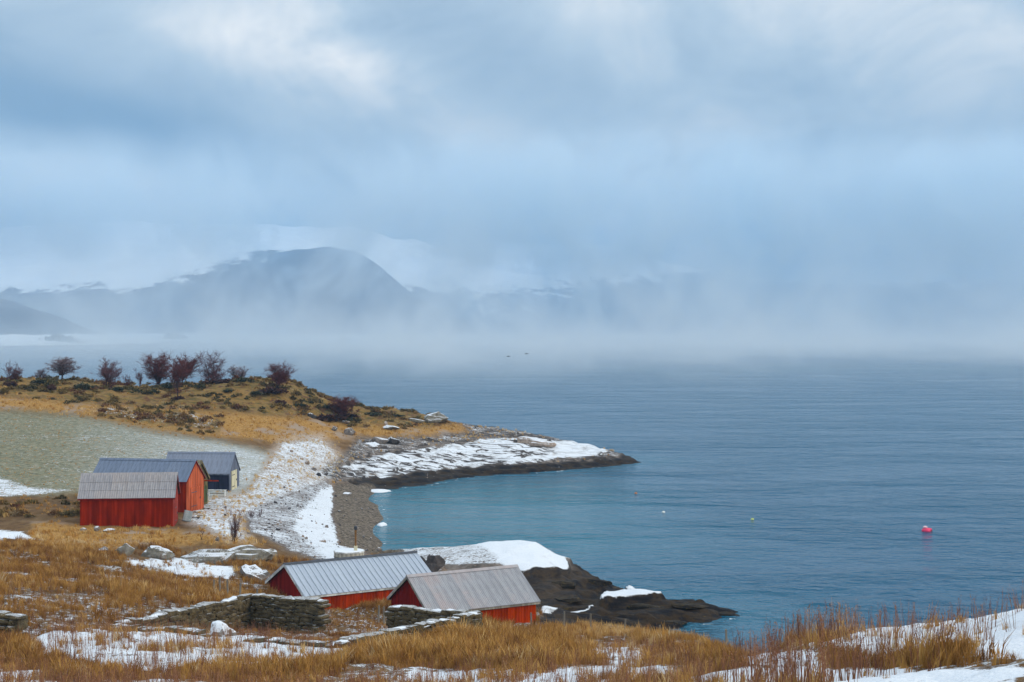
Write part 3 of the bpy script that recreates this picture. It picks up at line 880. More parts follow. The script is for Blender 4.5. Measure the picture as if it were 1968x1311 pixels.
# low cloud: hides the tops and the far right of the mountains
cloud = vol_box('low_cloud', -1900, 2600, 3020, 3420, 1, 540)
V = Vol('low_cloud', (.88, .955, 1.0), 1.3)
pos = V.pos()
sp = V.n.new('ShaderNodeSeparateXYZ'); V.l.new(pos, sp.inputs[0])
w1 = V.noise(V.mapping(pos, (.0072, .0012, .0046), (0, R(38), 0)), 1.0, 4, .6, .9)
hi = V.step(sp.outputs[2], 140.0, 300.0)
rt = V.step(sp.outputs[0], -450.0, 300.0)
top = V.step(sp.outputs[2], 500.0, 300.0)
amt = V.math('ADD', V.math('ADD', V.math('MULTIPLY', hi, .0058), .0001), V.math('MULTIPLY', rt, .0056))
den = V.math('MULTIPLY', amt, V.math('ADD', .20, V.math('MULTIPLY', V.step(w1, .36, .66), 1.25)))
den = V.math('ADD', den, V.math('MULTIPLY', V.step(w1, .50, .70), .0032))
V._in(V.p.inputs['Density'], V.math('MULTIPLY', den, top))
cloud.data.materials.append(V.m)
# ------------------------------------------------------------------ materials of built things
def painted_wood(name, base, worn, rough=.92, wear=.5, seed=0.0):
    M = Mat(name, rough, .02)
    co = M.mapping(M.coord('Object'), (1, 1, 1), loc=(seed, seed * 2, 0))
    gr = M.noise(M.mapping(co, (9, 9, .5)), 1.0, 5, .65)
    big = M.noise(co, .55, 4, .6)
    c = M.mix(M.math('MULTIPLY', M.step(gr, .38, .72), wear), base, worn)
    c = M.mix(M.math('MULTIPLY', M.step(big, .42, .7), wear * .8), c, tuple(x * .72 for x in base))
    sx = M.n.new('ShaderNodeSeparateXYZ'); M.l.new(M.coord('Object'), sx.inputs[0])
    wv = M.n.new('ShaderNodeTexWhiteNoise'); wv.noise_dimensions = '2D'
    cb = M.n.new('ShaderNodeCombineXYZ')
    M.l.new(M.math('FLOOR', M.math('MULTIPLY', sx.outputs[0], 4.7)), cb.inputs[0]); M.l.new(M.math('FLOOR', M.math('MULTIPLY', sx.outputs[1], 4.7)), cb.inputs[1])
    M.l.new(cb.outputs[0], wv.inputs[0])
    bv = M.math('ADD', .72, M.math('MULTIPLY', wv.outputs[0], .5))      # each board has faded differently
    st = M.noise(M.mapping(co, (2.2, 2.2, .35)), 1.0, 4, .6)
    bv = M.math('MULTIPLY', bv, M.math('ADD', .70, M.math('MULTIPLY', M.step(st, .35, .6), .35)))
    cc = M.n.new('ShaderNodeCombineColor')
    for i in range(3): M.l.new(bv, cc.inputs[i])
    c = M.mix(1.0, c, cc.outputs[0], 'MULTIPLY')
    M.color(c); M.bump(gr, .5, .02)
    return M.m


def metal_roof(name, base, alt, rust=None, rust_amt=0.0, rough=.55):
    M = Mat(name, rough, .4)
    co = M.coord('Object')
    r = M.rand()
    st = M.noise(M.mapping(co, (5, .8, .8)), 1.0, 5, .62)
    big = M.noise(M.mapping(co, (.7, .7, .7)), 1.0, 4, .6)
    c = M.mix(M.math('MULTIPLY', r, .8), base, alt)
    c = M.mix(M.math('MULTIPLY', M.step(st, .40, .68), .6), c, tuple(x * .60 for x in base))
    c = M.mix(M.math('MULTIPLY', M.step(big, .50, .66), .35), c, tuple(min(1, x * 1.35) for x in base))
    if rust:
        f = M.math('MULTIPLY', M.step(M.math('ADD', M.math('MULTIPLY', big, .7), M.math('MULTIPLY', r, .3)), .56 - .2 * rust_amt, .72), rust_amt)
        c = M.mix(f, c, rust)
    M.color(c); M.bump(st, .25, .01)
    return M.m


def plain(name, col, rough=.8, spec=.3, var=.25, scale=3.0):
    M = Mat(name, rough, spec)
    n = M.noise(M.coord('Object'), scale, 5, .6)
    M.color(M.mix(M.step(n, .3, .75), tuple(x * (1 - var) for x in col), tuple(min(1, x * (1 + var)) for x in col)))
    M.bump(n, .3, .02)
    return M.m


def stone_mat(name, dark, light, snow_from=.62, snow_amt=1.0, lichen=None, sc=2.2):
    M = Mat(name, .92, .2)
    co = M.pos()
    n = M.noise(co, sc, 6, .66)
    n2 = M.noise(co, sc * 5, 4, .6)
    c = M.mix(M.step(n, .32, .7), dark, light)
    r = M.rand()
    c = M.mix(M.math('MULTIPLY', r, .45), c, tuple(x * .55 for x in dark))
    if lichen: c = M.mix(M.math('MULTIPLY', M.step(n2, .56, .68), .6), c, lichen)
    g_ = M.n.new('ShaderNodeNewGeometry')
    s_ = M.n.new('ShaderNodeSeparateXYZ'); M.l.new(g_.outputs['Normal'], s_.inputs[0])
    f = M.math('ADD', s_.outputs[2], M.math('MULTIPLY', M.math('SUBTRACT', n2, .5), .7))
    f = M.math('ADD', f, M.math('MULTIPLY', M.math('SUBTRACT', n, .5), .5))
    f = M.math('MULTIPLY', M.step(f, snow_from, snow_from + .18), snow_amt)
    M.color(M.mix(f, c, (.74, .77, .82)))
    M.bump(M.math('ADD', n, M.math('MULTIPLY', n2, .4)), .8, .06)
    return M.m


MW = {
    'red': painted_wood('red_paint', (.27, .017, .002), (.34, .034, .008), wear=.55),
    'red_gable_lit': painted_wood('faded_sunlit_red_paint', (.40, .060, .045), (.46, .14, .11), wear=.6, seed=3),  # faded red; sunlight on the right gable is put into the lighter colour
    'orange_gable_lit': painted_wood('bleached_sunlit_red_paint', (.56, .115, .045), (.62, .20, .11), wear=.6, seed=5),  # weathered red, lightened further to carry the sun falling on this gable
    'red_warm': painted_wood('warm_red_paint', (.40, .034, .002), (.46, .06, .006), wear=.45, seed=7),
    'red_trim_shade': painted_wood('deep_red_trim_and_shade', (.20, .010, .006), (.25, .02, .012), wear=.4, seed=9),  # plain trim red; on the left gables it paints in their shade
    'navy': painted_wood('dark_blue_paint', (.030, .034, .062), (.05, .055, .085), wear=.5, seed=11),
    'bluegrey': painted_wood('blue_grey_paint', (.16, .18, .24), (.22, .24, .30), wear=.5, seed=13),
    'olive': painted_wood('bare_weathered_boards', (.17, .135, .06), (.27, .22, .12), wear=.8, seed=15),
    'cream': painted_wood('cream_paint', (.78, .72, .50), (.70, .62, .42), wear=.3, seed=17),
    'greywood': painted_wood('grey_weathered_wood', (.28, .25, .21), (.42, .39, .34), wear=.8, seed=19),
    'whitewood': painted_wood('white_painted_wood', (.68, .68, .66), (.52, .50, .46), wear=.5, seed=21),
    'darkwood': painted_wood('dark_old_wood', (.075, .05, .034), (.14, .10, .07), wear=.8, seed=23),
    'green': painted_wood('green_painted_boards', (.09, .12, .05), (.17, .17, .08), wear=.7, seed=25),
}
MR = {
    'fibre': metal_roof('grey_corrugated_sheet', (.30, .29, .31), (.37, .35, .35), (.33, .26, .23), .45, .8),
    'slate': metal_roof('slate_blue_sheet', (.125, .165, .245), (.16, .20, .28), None, 0, .6),
    'slate2': metal_roof('blue_grey_sheet', (.17, .20, .27), (.21, .235, .30), None, 0, .6),
    'steel': metal_roof('pale_steel_sheet', (.36, .41, .49), (.43, .48, .55), None, 0, .45),
    'grey': metal_roof('weathered_grey_sheet', (.33, .33, .35), (.40, .40, .42), (.42, .30, .27), .5, .65),
    'dark': plain('dark_trim_metal', (.06, .065, .08), .6),
    'thatch': plain('mossy_old_roofing', (.20, .17, .11), .95, .1, .5),
}
stone_fdn = stone_mat('foundation_stone', (.11, .10, .09), (.26, .24, .21), .9, .6)


def sheet_mesh(name, w, length, alpha, side, profile, lift, mat, start=0.0):
    """One roof sheet w wide along the ridge and length long down the slope; side -1 front, +1 back. Origin at the ridge line."""
    xs_, hs_ = [], []
    if profile == 'seam':
        for x, hgt in [(0, .0), (.02, .0), (.025, .045), (.055, .045), (.06, 0), (w * .5, .004), (w - .004, 0)]:
            xs_.append(x); hs_.append(hgt)
    elif profile == 'flat':
        for x, hgt in [(0, .012), (.05, .012), (.055, 0), (w * .33, 0), (w * .36, .012), (w * .39, 0), (w * .66, 0), (w * .69, .012), (w * .72, 0), (w - .003, 0)]:
            xs_.append(x); hs_.append(hgt)
    else:
        nwave = max(3, int(round(w / profile)))
        for i in range(nwave * 4 + 1):
            xs_.append(i / (nwave * 4) * (w - .002)); hs_.append(.5 * min(.045, profile * .28) * (1 + math.cos(i * math.pi / 2)))
    mb = MB()
    ca, sa = math.cos(alpha), math.sin(alpha)
    n = len(xs_)
    vs = []
    for s_, dz in ((start, 0.0), (start + length, 0.012)):
        for x, hh in zip(xs_, hs_):
            up = lift + hh + (dz if start > 0 or True else 0) * 0
            vs.append((x, side * (s_ * ca + up * sa), -s_ * sa + up * ca))
    for s_ in (start, start + length):
        for x in xs_:
            vs.append((x, side * (s_ * ca + (lift - .02) * sa), -s_ * sa + (lift - .02) * ca))
    fs = []
    for i in range(n - 1):
        fs += [(i, i + 1, n + i + 1, n + i) if side > 0 else (i + 1, i, n + i, n + i + 1)]
        fs += [(n + i, n + i + 1, 3 * n + i + 1, 3 * n + i) if side > 0 else (n + i + 1, n + i, 3 * n + i, 3 * n + i + 1)]
        fs += [(i + 1, i, 2 * n + i, 2 * n + i + 1) if side > 0 else (i, i + 1, 2 * n + i + 1, 2 * n + i)]
    fs += [(0, n, 3 * n, 2 * n), (n - 1, 2 * n - 1, 4 * n - 1, 3 * n - 1)]
    mb.add(vs, fs)
    return mb.mesh(name, mat)


def boathouse(name, label, X0, Y0, th, L, Wd, ze, zr, zb, walls, roof, profile, cols, courses, trim, over=.18, cat='boathouse', sink=.6, group=None, ridge_mat=None, gable_over=.22, board=.21, sheet_name='roof_sheet'):
    th = R(th)
    c_, s_ = math.cos(th), math.sin(th)
    cx_ = X0 + c_ * L / 2 - s_ * Wd / 2
    cy_ = Y0 + s_ * L / 2 + c_ * Wd / 2
    root = empty(name, (cx_, cy_, zb), th)
    tag(root, label, cat, group)
    E_, K_ = ze - zb, zr - zb
    hw = Wd / 2
    al = math.atan2(K_ - E_, hw)
    slope = math.hypot(hw, K_ - E_)
    wx, wy = L / 2 - gable_over, hw - over          # wall faces
    ztop = lambda y: K_ - abs(y) * math.tan(al) - .10
    rr = random.Random(hash(name) % 1000 + int(L * 100))
    # long walls, board by board with open joints in front of a backing
    for side, mat in ((-1, walls['front']), (1, walls['back'])):
        mb = MB()
        y = side * wy
        mb.box(-wx + .02, wx - .02, min(y, y - side * .06), max(y, y - side * .06), -sink, ztop(wy))
        n = int(2 * wx / board)
        for i in range(n):
            x0 = -wx + i * 2 * wx / n
            pr = .022 + rr.uniform(0, .012)
            mb.box(x0 + .009, x0 + 2 * wx / n - .009, min(y + side * .002, y + side * pr), max(y + side * .002, y + side * pr), -.10 - rr.uniform(0, .08), ztop(wy) - .005)
        mb.build('wall', mat, root)
    for side, mat in ((-1, walls['left']), (1, walls['right'])):
        mb = MB()
        x = side * wx
        xa, xb = min(x, x - side * .06), max(x, x - side * .06)
        prof = [(-wy + .01, -sink), (wy - .01, -sink), (wy - .01, ztop(wy)), (0, ztop(0)), (-wy + .01, ztop(wy))]
        vs = [(xa, a, b) for a, b in prof] + [(xb, a, b) for a, b in prof]
        mb.add(vs, [(4, 3, 2, 1, 0), (5, 6, 7, 8, 9)] + [(i, (i + 1) % 5, 5 + (i + 1) % 5, 5 + i) for i in range(5)])
        n = int(2 * wy / board)
        for i in range(n):
            ya = -wy + i * 2 * wy / n + .006
            yb = -wy + (i + 1) * 2 * wy / n - .006
            pr = .022 + rr.uniform(0, .012)
            xi, xo = x + side * .002, x + side * pr
            zlo = -.10 - rr.uniform(0, .08)
            vs = [(xi, ya, zlo), (xi, yb, zlo), (xi, yb, ztop(yb) - .004), (xi, ya, ztop(ya) - .004), (xo, ya, zlo), (xo, yb, zlo), (xo, yb, ztop(yb) - .004), (xo, ya, ztop(ya) - .004)]
            mb.add(vs, [(4, 5, 6, 7), (0, 1, 5, 4), (1, 2, 6, 5), (2, 3, 7, 6), (3, 0, 4, 7)] if side > 0 else [(7, 6, 5, 4), (4, 5, 1, 0), (5, 6, 2, 1), (6, 7, 3, 2), (7, 4, 0, 3)])
        mb.build('wall', mat, root)
    mb = MB()
    mb.box(-wx - .03, wx + .03, -wy - .03, wy + .03, -sink - .4, -.14)
    mb.build('foundation', stone_fdn, root)
    # roof: deck, sheets, ridge, bargeboards
    mb = MB()
    tdk = .05
    prof = [(-hw + .02, E_ - .02), (0, K_ - .02), (hw - .02, E_ - .02), (hw - .02, E_ - .02 - tdk), (0, K_ - .02 - tdk * 1.2), (-hw + .02, E_ - .02 - tdk)]
    vs = [(-L / 2 + .03, a, b) for a, b in prof] + [(L / 2 - .03, a, b) for a, b in prof]
    mb.add(vs, [(0, 1, 4, 5), (1, 2, 3, 4), (11, 10, 7, 6), (10, 9, 8, 7)] + [((i + 1) % 6, i, 6 + i, 6 + (i + 1) % 6) for i in range(6)])
    mb.build('roof_deck', MW['darkwood'], root)
    wcol = L / cols
    for side in (-1, 1):
        for q in range(courses):
            ln = slope / courses
            me = None
            for i in range(cols):
                if me is None:
                    me = sheet_mesh(sheet_name, wcol, ln + (.05 if q < courses - 1 else .04), al, side, profile, .012 + .028 * (courses - 1 - q), roof, q * ln)
                o = link(sheet_name, me, root, loc=(-L / 2 + i * wcol, 0, K_ + rr.uniform(-.004, .004)), rot=(0, 0, 0))
    mb = MB()
    top = .028 * (courses - 1) + .07
    mb.add([(-L / 2 - .02, -.20, K_ - .20 * math.tan(al) + top), (-L / 2 - .02, 0, K_ + top + .02), (-L / 2 - .02, .20, K_ - .20 * math.tan(al) + top),
            (L / 2 + .02, -.20, K_ - .20 * math.tan(al) + top), (L / 2 + .02, 0, K_ + top + .02), (L / 2 + .02, .20, K_ - .20 * math.tan(al) + top),
            (-L / 2 - .02, 0, K_ + top - .03), (L / 2 + .02, 0, K_ + top - .03)],
           [(0, 3, 4, 1), (1, 4, 5, 2), (3, 0, 6, 7), (2, 5, 7, 6), (0, 1, 6), (1, 2, 6), (4, 3, 7), (5, 4, 7)])
    mb.build('ridge_cap', ridge_mat or roof, root)
    for sx in (-1, 1):
        for sy in (-1, 1):
            mb = MB()
            x = sx * (L / 2 - .012)
            a0_, a1_ = (0.0, K_ - .02), (sy * (hw + .01), E_ - .02)
            vs = []
            for xx in (x - .014, x + .014):
                for (a, b) in (a0_, a1_):
                    vs += [(xx, a, b), (xx, a, b - .15)]
            mb.add(vs, [(0, 1, 3, 2), (4, 6, 7, 5), (0, 2, 6, 4), (1, 5, 7, 3), (2, 3, 7, 6), (0, 4, 5, 1)])
            mb.build('bargeboard', trim, root)
    for sy in (-1, 1):
        mb = MB()
        mb.box(-L / 2 + .05, L / 2 - .05, sy * (hw - .012) - .012, sy * (hw - .012) + .012, E_ - .16, E_ - .035)
        mb.build('fascia', trim, root)
    root['dims'] = [L, Wd, E_, K_, wx, wy]
    return root, dict(L=L, W=Wd, E=E_, K=K_, wx=wx, wy=wy)


def gable_door(root, d, y0, y1, z0, z1, side, mat, frame, boards=5, proud=.055, label=None):
    x = side * (d['wx'] + .036)
    fr = MB()
    a, b = (x, x + side * proud) if side > 0 else (x + side * proud, x)
    fr.box(a, b, y0 - .10, y0, z0, z1 + .10); fr.box(a, b, y1, y1 + .10, z0, z1 + .10); fr.box(a, b, y0 + .002, y1 - .002, z1, z1 + .10)
    fr.build('door_frame', frame, root)
    mb = MB()
    n = boards
    for i in range(n):
        ya = y0 + (y1 - y0) * i / n + .008
        yb = y0 + (y1 - y0) * (i + 1) / n - .006
        dd = proud * (.55 + .18 * (i % 2))
        mb.box(min(x, x + side * dd), max(x, x + side * dd), ya, yb, z0 + .03, z1 - .01)
    door = mb.build('door', mat, root)
    if label: door['label'] = label
    for zz in (z0 + .35, z1 - .35):
        mb = MB()
        xx = x + side * proud * .75
        mb.box(min(xx, xx + side * .02), max(xx, xx + side * .02), y0 + .03, y0 + (y1 - y0) * .6, zz - .035, zz + .035)
        mb.build('hinge', MR['dark'], door)
    mb = MB()
    xx = x + side * proud * .75
    mb.box(min(xx, xx + side * .06), max(xx, xx + side * .06), y1 - .16, y1 - .11, (z0 + z1) / 2 - .1, (z0 + z1) / 2 + .1)
    mb.build('handle', MR['dark'], door)
    return door


# four boathouses, one dark shed behind and two by the near shore
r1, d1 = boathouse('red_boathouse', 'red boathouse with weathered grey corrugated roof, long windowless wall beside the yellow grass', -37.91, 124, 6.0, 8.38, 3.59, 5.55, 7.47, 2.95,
                   dict(front=MW['red'], back=MW['red'], left=MW['red'], right=MW['red_gable_lit']), MR['fibre'], .19, 6, 3, MW['red_trim_shade'], group='boathouses along the bay')
gable_door(r1, d1, -.7, .75, .05, 1.9, 1, MW['red_gable_lit'], MW['red_gable_lit'])
r2, d2 = boathouse('red_boathouse', 'red boathouse with slate blue roof and bleached sunlit orange gable, beside the weathered shed', -40.13, 135, -11.2, 9.88, 4.38, 6.07, 7.89, 3.2,
                   dict(front=MW['red'], back=MW['red'], left=MW['red'], right=MW['orange_gable_lit']), MR['slate'], 'flat', 8, 1, MW['red_trim_shade'], group='boathouses along the bay', gable_over=.14)
gable_door(r2, d2, -1.0, 1.1, .06, 2.05, 1, MW['orange_gable_lit'], MW['orange_gable_lit'], 8, .05)
rs, ds = boathouse('weathered_shed', 'small unpainted weathered shed half hidden behind the orange gable', -36.84, 139.4, -11.2, 6.0, 4.0, 5.5, 7.35, 3.1,
                   dict(front=MW['olive'], back=MW['olive'], left=MW['olive'], right=MW['olive']), MR['thatch'], .19, 6, 2, MW['olive'], cat='shed')
mb = MB(); mb.box(1.6, 4.3, .96, 1.03, ds['E'] - .22, ds['E'] - .10); mb.build('hoist_beam', MW['red_warm'], rs)
gable_door(rs, ds, .5, 1.6, .06, 1.7, 1, MW['green'], MW['olive'], 4)
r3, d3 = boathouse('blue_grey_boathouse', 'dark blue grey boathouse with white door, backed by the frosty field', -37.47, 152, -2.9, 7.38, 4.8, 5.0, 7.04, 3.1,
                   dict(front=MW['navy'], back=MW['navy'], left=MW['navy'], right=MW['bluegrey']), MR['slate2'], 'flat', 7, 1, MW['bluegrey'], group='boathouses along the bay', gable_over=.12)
gable_door(r3, d3, -1.35, .75, .0, 1.95, 1, MW['cream'], MW['cream'], 6, .06, 'cream white board door')
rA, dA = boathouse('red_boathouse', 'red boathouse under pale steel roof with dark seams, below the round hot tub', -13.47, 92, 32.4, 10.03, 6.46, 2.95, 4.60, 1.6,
                   dict(front=MW['red_warm'], back=MW['red'], left=MW['red_trim_shade'], right=MW['red_warm']), MR['steel'], 'seam', 25, 1, MW['whitewood'], group='boathouses along the bay', ridge_mat=MR['dark'], over=.25, sheet_name='roof_panel', board=.2)
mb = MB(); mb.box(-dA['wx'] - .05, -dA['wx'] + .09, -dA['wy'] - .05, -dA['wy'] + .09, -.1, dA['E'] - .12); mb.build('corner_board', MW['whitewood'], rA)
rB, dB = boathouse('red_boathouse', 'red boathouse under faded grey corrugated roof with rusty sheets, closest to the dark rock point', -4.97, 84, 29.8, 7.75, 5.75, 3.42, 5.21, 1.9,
                   dict(front=MW['red_warm'], back=MW['red'], left=MW['red_trim_shade'], right=MW['red_warm']), MR['grey'], .125, 8, 1, MW['greywood'], group='boathouses along the bay', over=.22, board=.2)

# ------------------------------------------------------------------ rocks
def rock_mesh(name, seed, mat, sub=3, rough=.35, flat=.5, slabby=.0):
    bm = bmesh.new()
    bmesh.ops.create_icosphere(bm, subdivisions=sub, radius=1)
    r_ = random.Random(seed)
    planes = [(Vector((r_.gauss(0, 1), r_.gauss(0, 1), r_.gauss(0, .7))).normalized(), r_.uniform(.45, .82)) for _ in range(17)]
    co = np.array([v.co[:] for v in bm.verts])
    nn = fbm(co[:, 0] * 1.7 + seed, co[:, 1] * 1.7 + co[:, 2] * 1.3, seed, 3)
    for v, q in zip(bm.verts, nn):
        p = v.co.copy()
        for n_, dd in planes:
            s_ = p.dot(n_)
            if s_ > dd: p -= n_ * (s_ - dd) * .92
        p *= 1 + q * rough * .5
        if slabby:
            tq = p.z * 3.2 + p.x * .6
            p.z += slabby * (math.floor(tq) + min(1, max(0, (tq - math.floor(tq) - .6) / .35)) - tq) / 3.2
        if p.z < -flat: p.z = -flat
        v.co = p
    me = bpy.data.meshes.new(name)
    bm.to_mesh(me); bm.free()
    me.materials.append(mat)
    return me


rock_grey = stone_mat('grey_boulder_rock', (.12, .105, .095), (.33, .28, .25), .70, .95)
rock_dark = stone_mat('dark_boulder_rock', (.030, .028, .030), (.11, .095, .09), .80, .9)
rock_lichen = stone_mat('lichen_slab_rock', (.13, .115, .09), (.34, .32, .29), .66, .85, (.34, .29, .07))
rock_tan = stone_mat('tan_boulder_rock', (.22, .165, .125), (.44, .35, .29), .72, .9)


def rock(name, px, py, d, wpx, hpx, label, mat, seed, dep=1.0, rz=0.0, tilt=0.0, cat=None, lift=0.0, group=None):
    """A rock whose base middle shows at (px, py); wpx wide and hpx high in the photograph."""
    x, y, z = P(px, py, d)
    z = ground_z(x, y) if lift == 0 else z + lift
    w, h = wpx / FPX * d, hpx / FPX * d
    me = rock_mesh(name, seed, mat, slabby=.9 if 'slab' in name or 'ledge' in name else .35)
    o = link(name, me, loc=(x, y, z + h * .22), rot=(0, R(tilt), R(rz)), scale=(w * .56, w * .5 * dep, h * .72))
    tag(o, label, cat or ('boulder' if 'boulder' in name else 'rock'), group)
    return o


rock('rock_slab', 400, 1070, 108, 165, 26, 'long flat grey rock slab with snow, middle of the outcrop below the yellow grass', rock_lichen, 11, .55, -4, -4)
rock('rock_slab', 478, 1066, 108.5, 125, 34, 'overhanging rock slab with dark shaded underside below the bare shrub', rock_lichen, 12, .5, 3, -5)
rock('rock_slab', 300, 1072, 107.5, 90, 26, 'grey lichen-spotted rock slab beside the small rounded boulder', rock_lichen, 13, .6, 0, 0)
rock('boulder', 240, 1072, 107, 44, 32, 'rounded grey boulder with yellow lichen at the end of the outcrop', rock_lichen, 14, .8)
rock('boulder', 200, 1066, 108.5, 30, 14, 'small snow-covered stone just outside the outcrop, beside the lichen boulder', rock_grey, 15, .9)
rock('rock_slab', 505, 1066, 111, 60, 30, 'blocky square rock with snowy flat top above the tilted slab', rock_lichen, 16, .9)
rock('rock_slab', 493, 1096, 101, 84, 32, 'pale tilted rock slab sloping down towards the steel-roofed boathouse', rock_grey, 17, .6, -8, 24)
rock('boulder', 430, 1225, 60, 60, 36, 'snow-topped boulder lying in front of the ruined stone wall', stone_mat('snow_topped_rock', (.14, .12, .10), (.36, .31, .27), .12, 1.0), 33, .9)
rock('boulder', 205, 1018, 121, 32, 13, 'flat-topped snowy stone lying close to the long red wall', rock_grey, 21, .7)
rock('boulder', 187, 1016, 121.3, 12, 14, 'small upright white stone beside the flat snowy stone', rock_grey, 22)
rock('boulder', 160, 1019, 121, 18, 8, 'low stone in the grass at the corner of the grey-roofed red boathouse', rock_grey, 23)
rock('boulder', 833, 1092, 104, 52, 40, 'dark rounded boulder between the two near boathouse roofs', rock_dark, 24, .9)
rock('boulder', 850, 1096, 103, 30, 22, 'small reddish stone leaning against the dark rounded boulder', rock_tan, 25)
rock('boulder', 808, 1082, 107, 40, 20, 'dark low boulder just behind the end of the steel roof', rock_dark, 42, .9)
rock('boulder', 728, 866, 205, 46, 18, 'big rounded grey boulder with snowy top, upper of a stacked pair on the headland', rock_grey, 26, .8)
rock('boulder', 712, 868, 203, 56, 12, 'flat grey boulder under the big rounded one on the headland', rock_grey, 27, .7)
rock('boulder', 672, 848, 206, 26, 14, 'grey boulder beside the stacked pair on the headland', rock_grey, 28, .8)
rock('boulder', 643, 838, 207, 16, 9, 'small snow-dusted boulder among gold grass of the headland', rock_grey, 29)
rock('boulder', 752, 862, 206, 28, 16, 'dark shaded rock beside the stacked boulder pair', rock_dark, 30)
rock('boulder', 665, 820, 212, 18, 8, 'pale stone in the gold grass high on the headland', rock_tan, 31)
rock('boulder', 742, 822, 214, 12, 8, 'small pinkish stone on the slope below the junipers', rock_tan, 32)
rock('boulder', 600, 812, 210, 24, 11, 'blue-grey stone at the foot of the heather slope', rock_dark, 33)
rock('boulder', 750, 836, 212, 40, 9, 'low green-grey rock hump on the headland', rock_lichen, 34)
rock('rock_ledge', 835, 805, 222, 66, 22, 'flat-topped snowy ledge with dark undercut on the headland skyline', rock_lichen, 35, .7, 0, 3)
rock('rock_ledge', 1030, 858, 217, 90, 17, 'brown bare rock ledge with dark cracks in the snow near the tip', rock_tan, 36, .5, -6, 4)
rock('rock_ledge', 800, 818, 220, 44, 9, 'low brown rock step below the snowy skyline ledge', rock_lichen, 43, .6, 0, 3)
for i, (px, py, d_, w_, h_, lb) in enumerate([(590, 882, 179, 12, 7, 'pale stone at the top of the boulder scatter above the beach'), (603, 893, 177, 13, 8, 'snowy stone in the middle of the boulder scatter above the beach'),
                                           (612, 905, 175, 14, 7, 'dark stone at the foot of the boulder scatter above the beach'), (580, 870, 181, 10, 6, 'small stone highest in the scatter above the beach'),
                                           (665, 940, 171, 22, 5, 'dark stone lying where shingle meets the snowy rock'), (625, 890, 178, 14, 8, 'white stone nearest the smooth snowy rock'), (560, 862, 184, 10, 6, 'grey stone on the frosty slope above the scatter'),
                                           (577, 990, 139, 12, 5, 'brown driftwood-like stone on the snowy upper beach'), (535, 1012, 128, 14, 6, 'reddish stone on the upper beach beside the dead grass'), (620, 1035, 127, 16, 7, 'reddish stone near the shingle edge')]):
    rock('beach_stone', px, py, d_, w_, h_, lb, [rock_tan, rock_grey, rock_dark][i % 3], 50 + i, cat='stone', group='stones above the beach')

rock_weed = stone_mat('weedy_shore_rock', (.012, .011, .012), (.060, .045, .028), 1.4, 0.0, (.15, .10, .02), 1.1)
for i, (px, py, d_, w_, h_, dp, lb) in enumerate([(1085, 1128, 103, 70, 14, .6, 'dark shore ledge right under the thick snow cap'), (1145, 1122, 107, 76, 14, .5, 'dark wedge of rock at the seaward end below the snow cap'), (1160, 1148, 103.5, 60, 9, .6, 'yellow-weedy low ledge between the snow cap and the long snow strip'),
        (1095, 1150, 100, 80, 11, .5, 'brown weedy ledge beside the corner of the rusty-sheeted roof'), (1240, 1172, 100, 90, 12, .5, 'long black ledge below the white snow strip'), (1325, 1172, 100.5, 90, 10, .5, 'black ledge narrowing towards the tip of the low point'), (1190, 1192, 96.5, 80, 11, .5, 'dark ledge nearest the fence, below the snow strip'),
        (1395, 1180, 100.8, 60, 7, .5, 'last brown ledge at the tip of the low dark point'), (1290, 1192, 97.5, 70, 8, .5, 'brown ledge at the waterline before the low dark point')]):
    rock('rock_ledge', px, py, d_, w_, h_, lb, rock_weed, 140 + i, dp, -6 + 3 * (i % 4), 3, cat='rock', group='dark ledges of the near rock point')

# ------------------------------------------------------------------ ruined dry stone walls
wall_stone = stone_mat('ruin_stone', (.055, .042, .025), (.19, .145, .08), .86, .55, (.21, .16, .045), 3.0)
stone_meshes = []
for i in range(7):
    bm = bmesh.new()
    bmesh.ops.create_cube(bm, size=1)
    bmesh.ops.subdivide_edges(bm, edges=bm.edges[:], cuts=1, use_grid_fill=True)
    r_ = random.Random(90 + i)
    for v in bm.verts:
        n_ = sum(1 for q in v.co if abs(q) > .4)
        v.co *= {3: .84, 2: .97, 1: 1.05, 0: 1}[n_]
        v.co += Vector((r_.uniform(-.05, .05), r_.uniform(-.05, .05), r_.uniform(-.05, .05)))
    me = bpy.data.meshes.new('stone'); bm.to_mesh(me); bm.free()
    me.materials.append(wall_stone)
    stone_meshes.append(me)
snow_plain = plain('old_snow', (.76, .79, .84), .7, .2, .05)


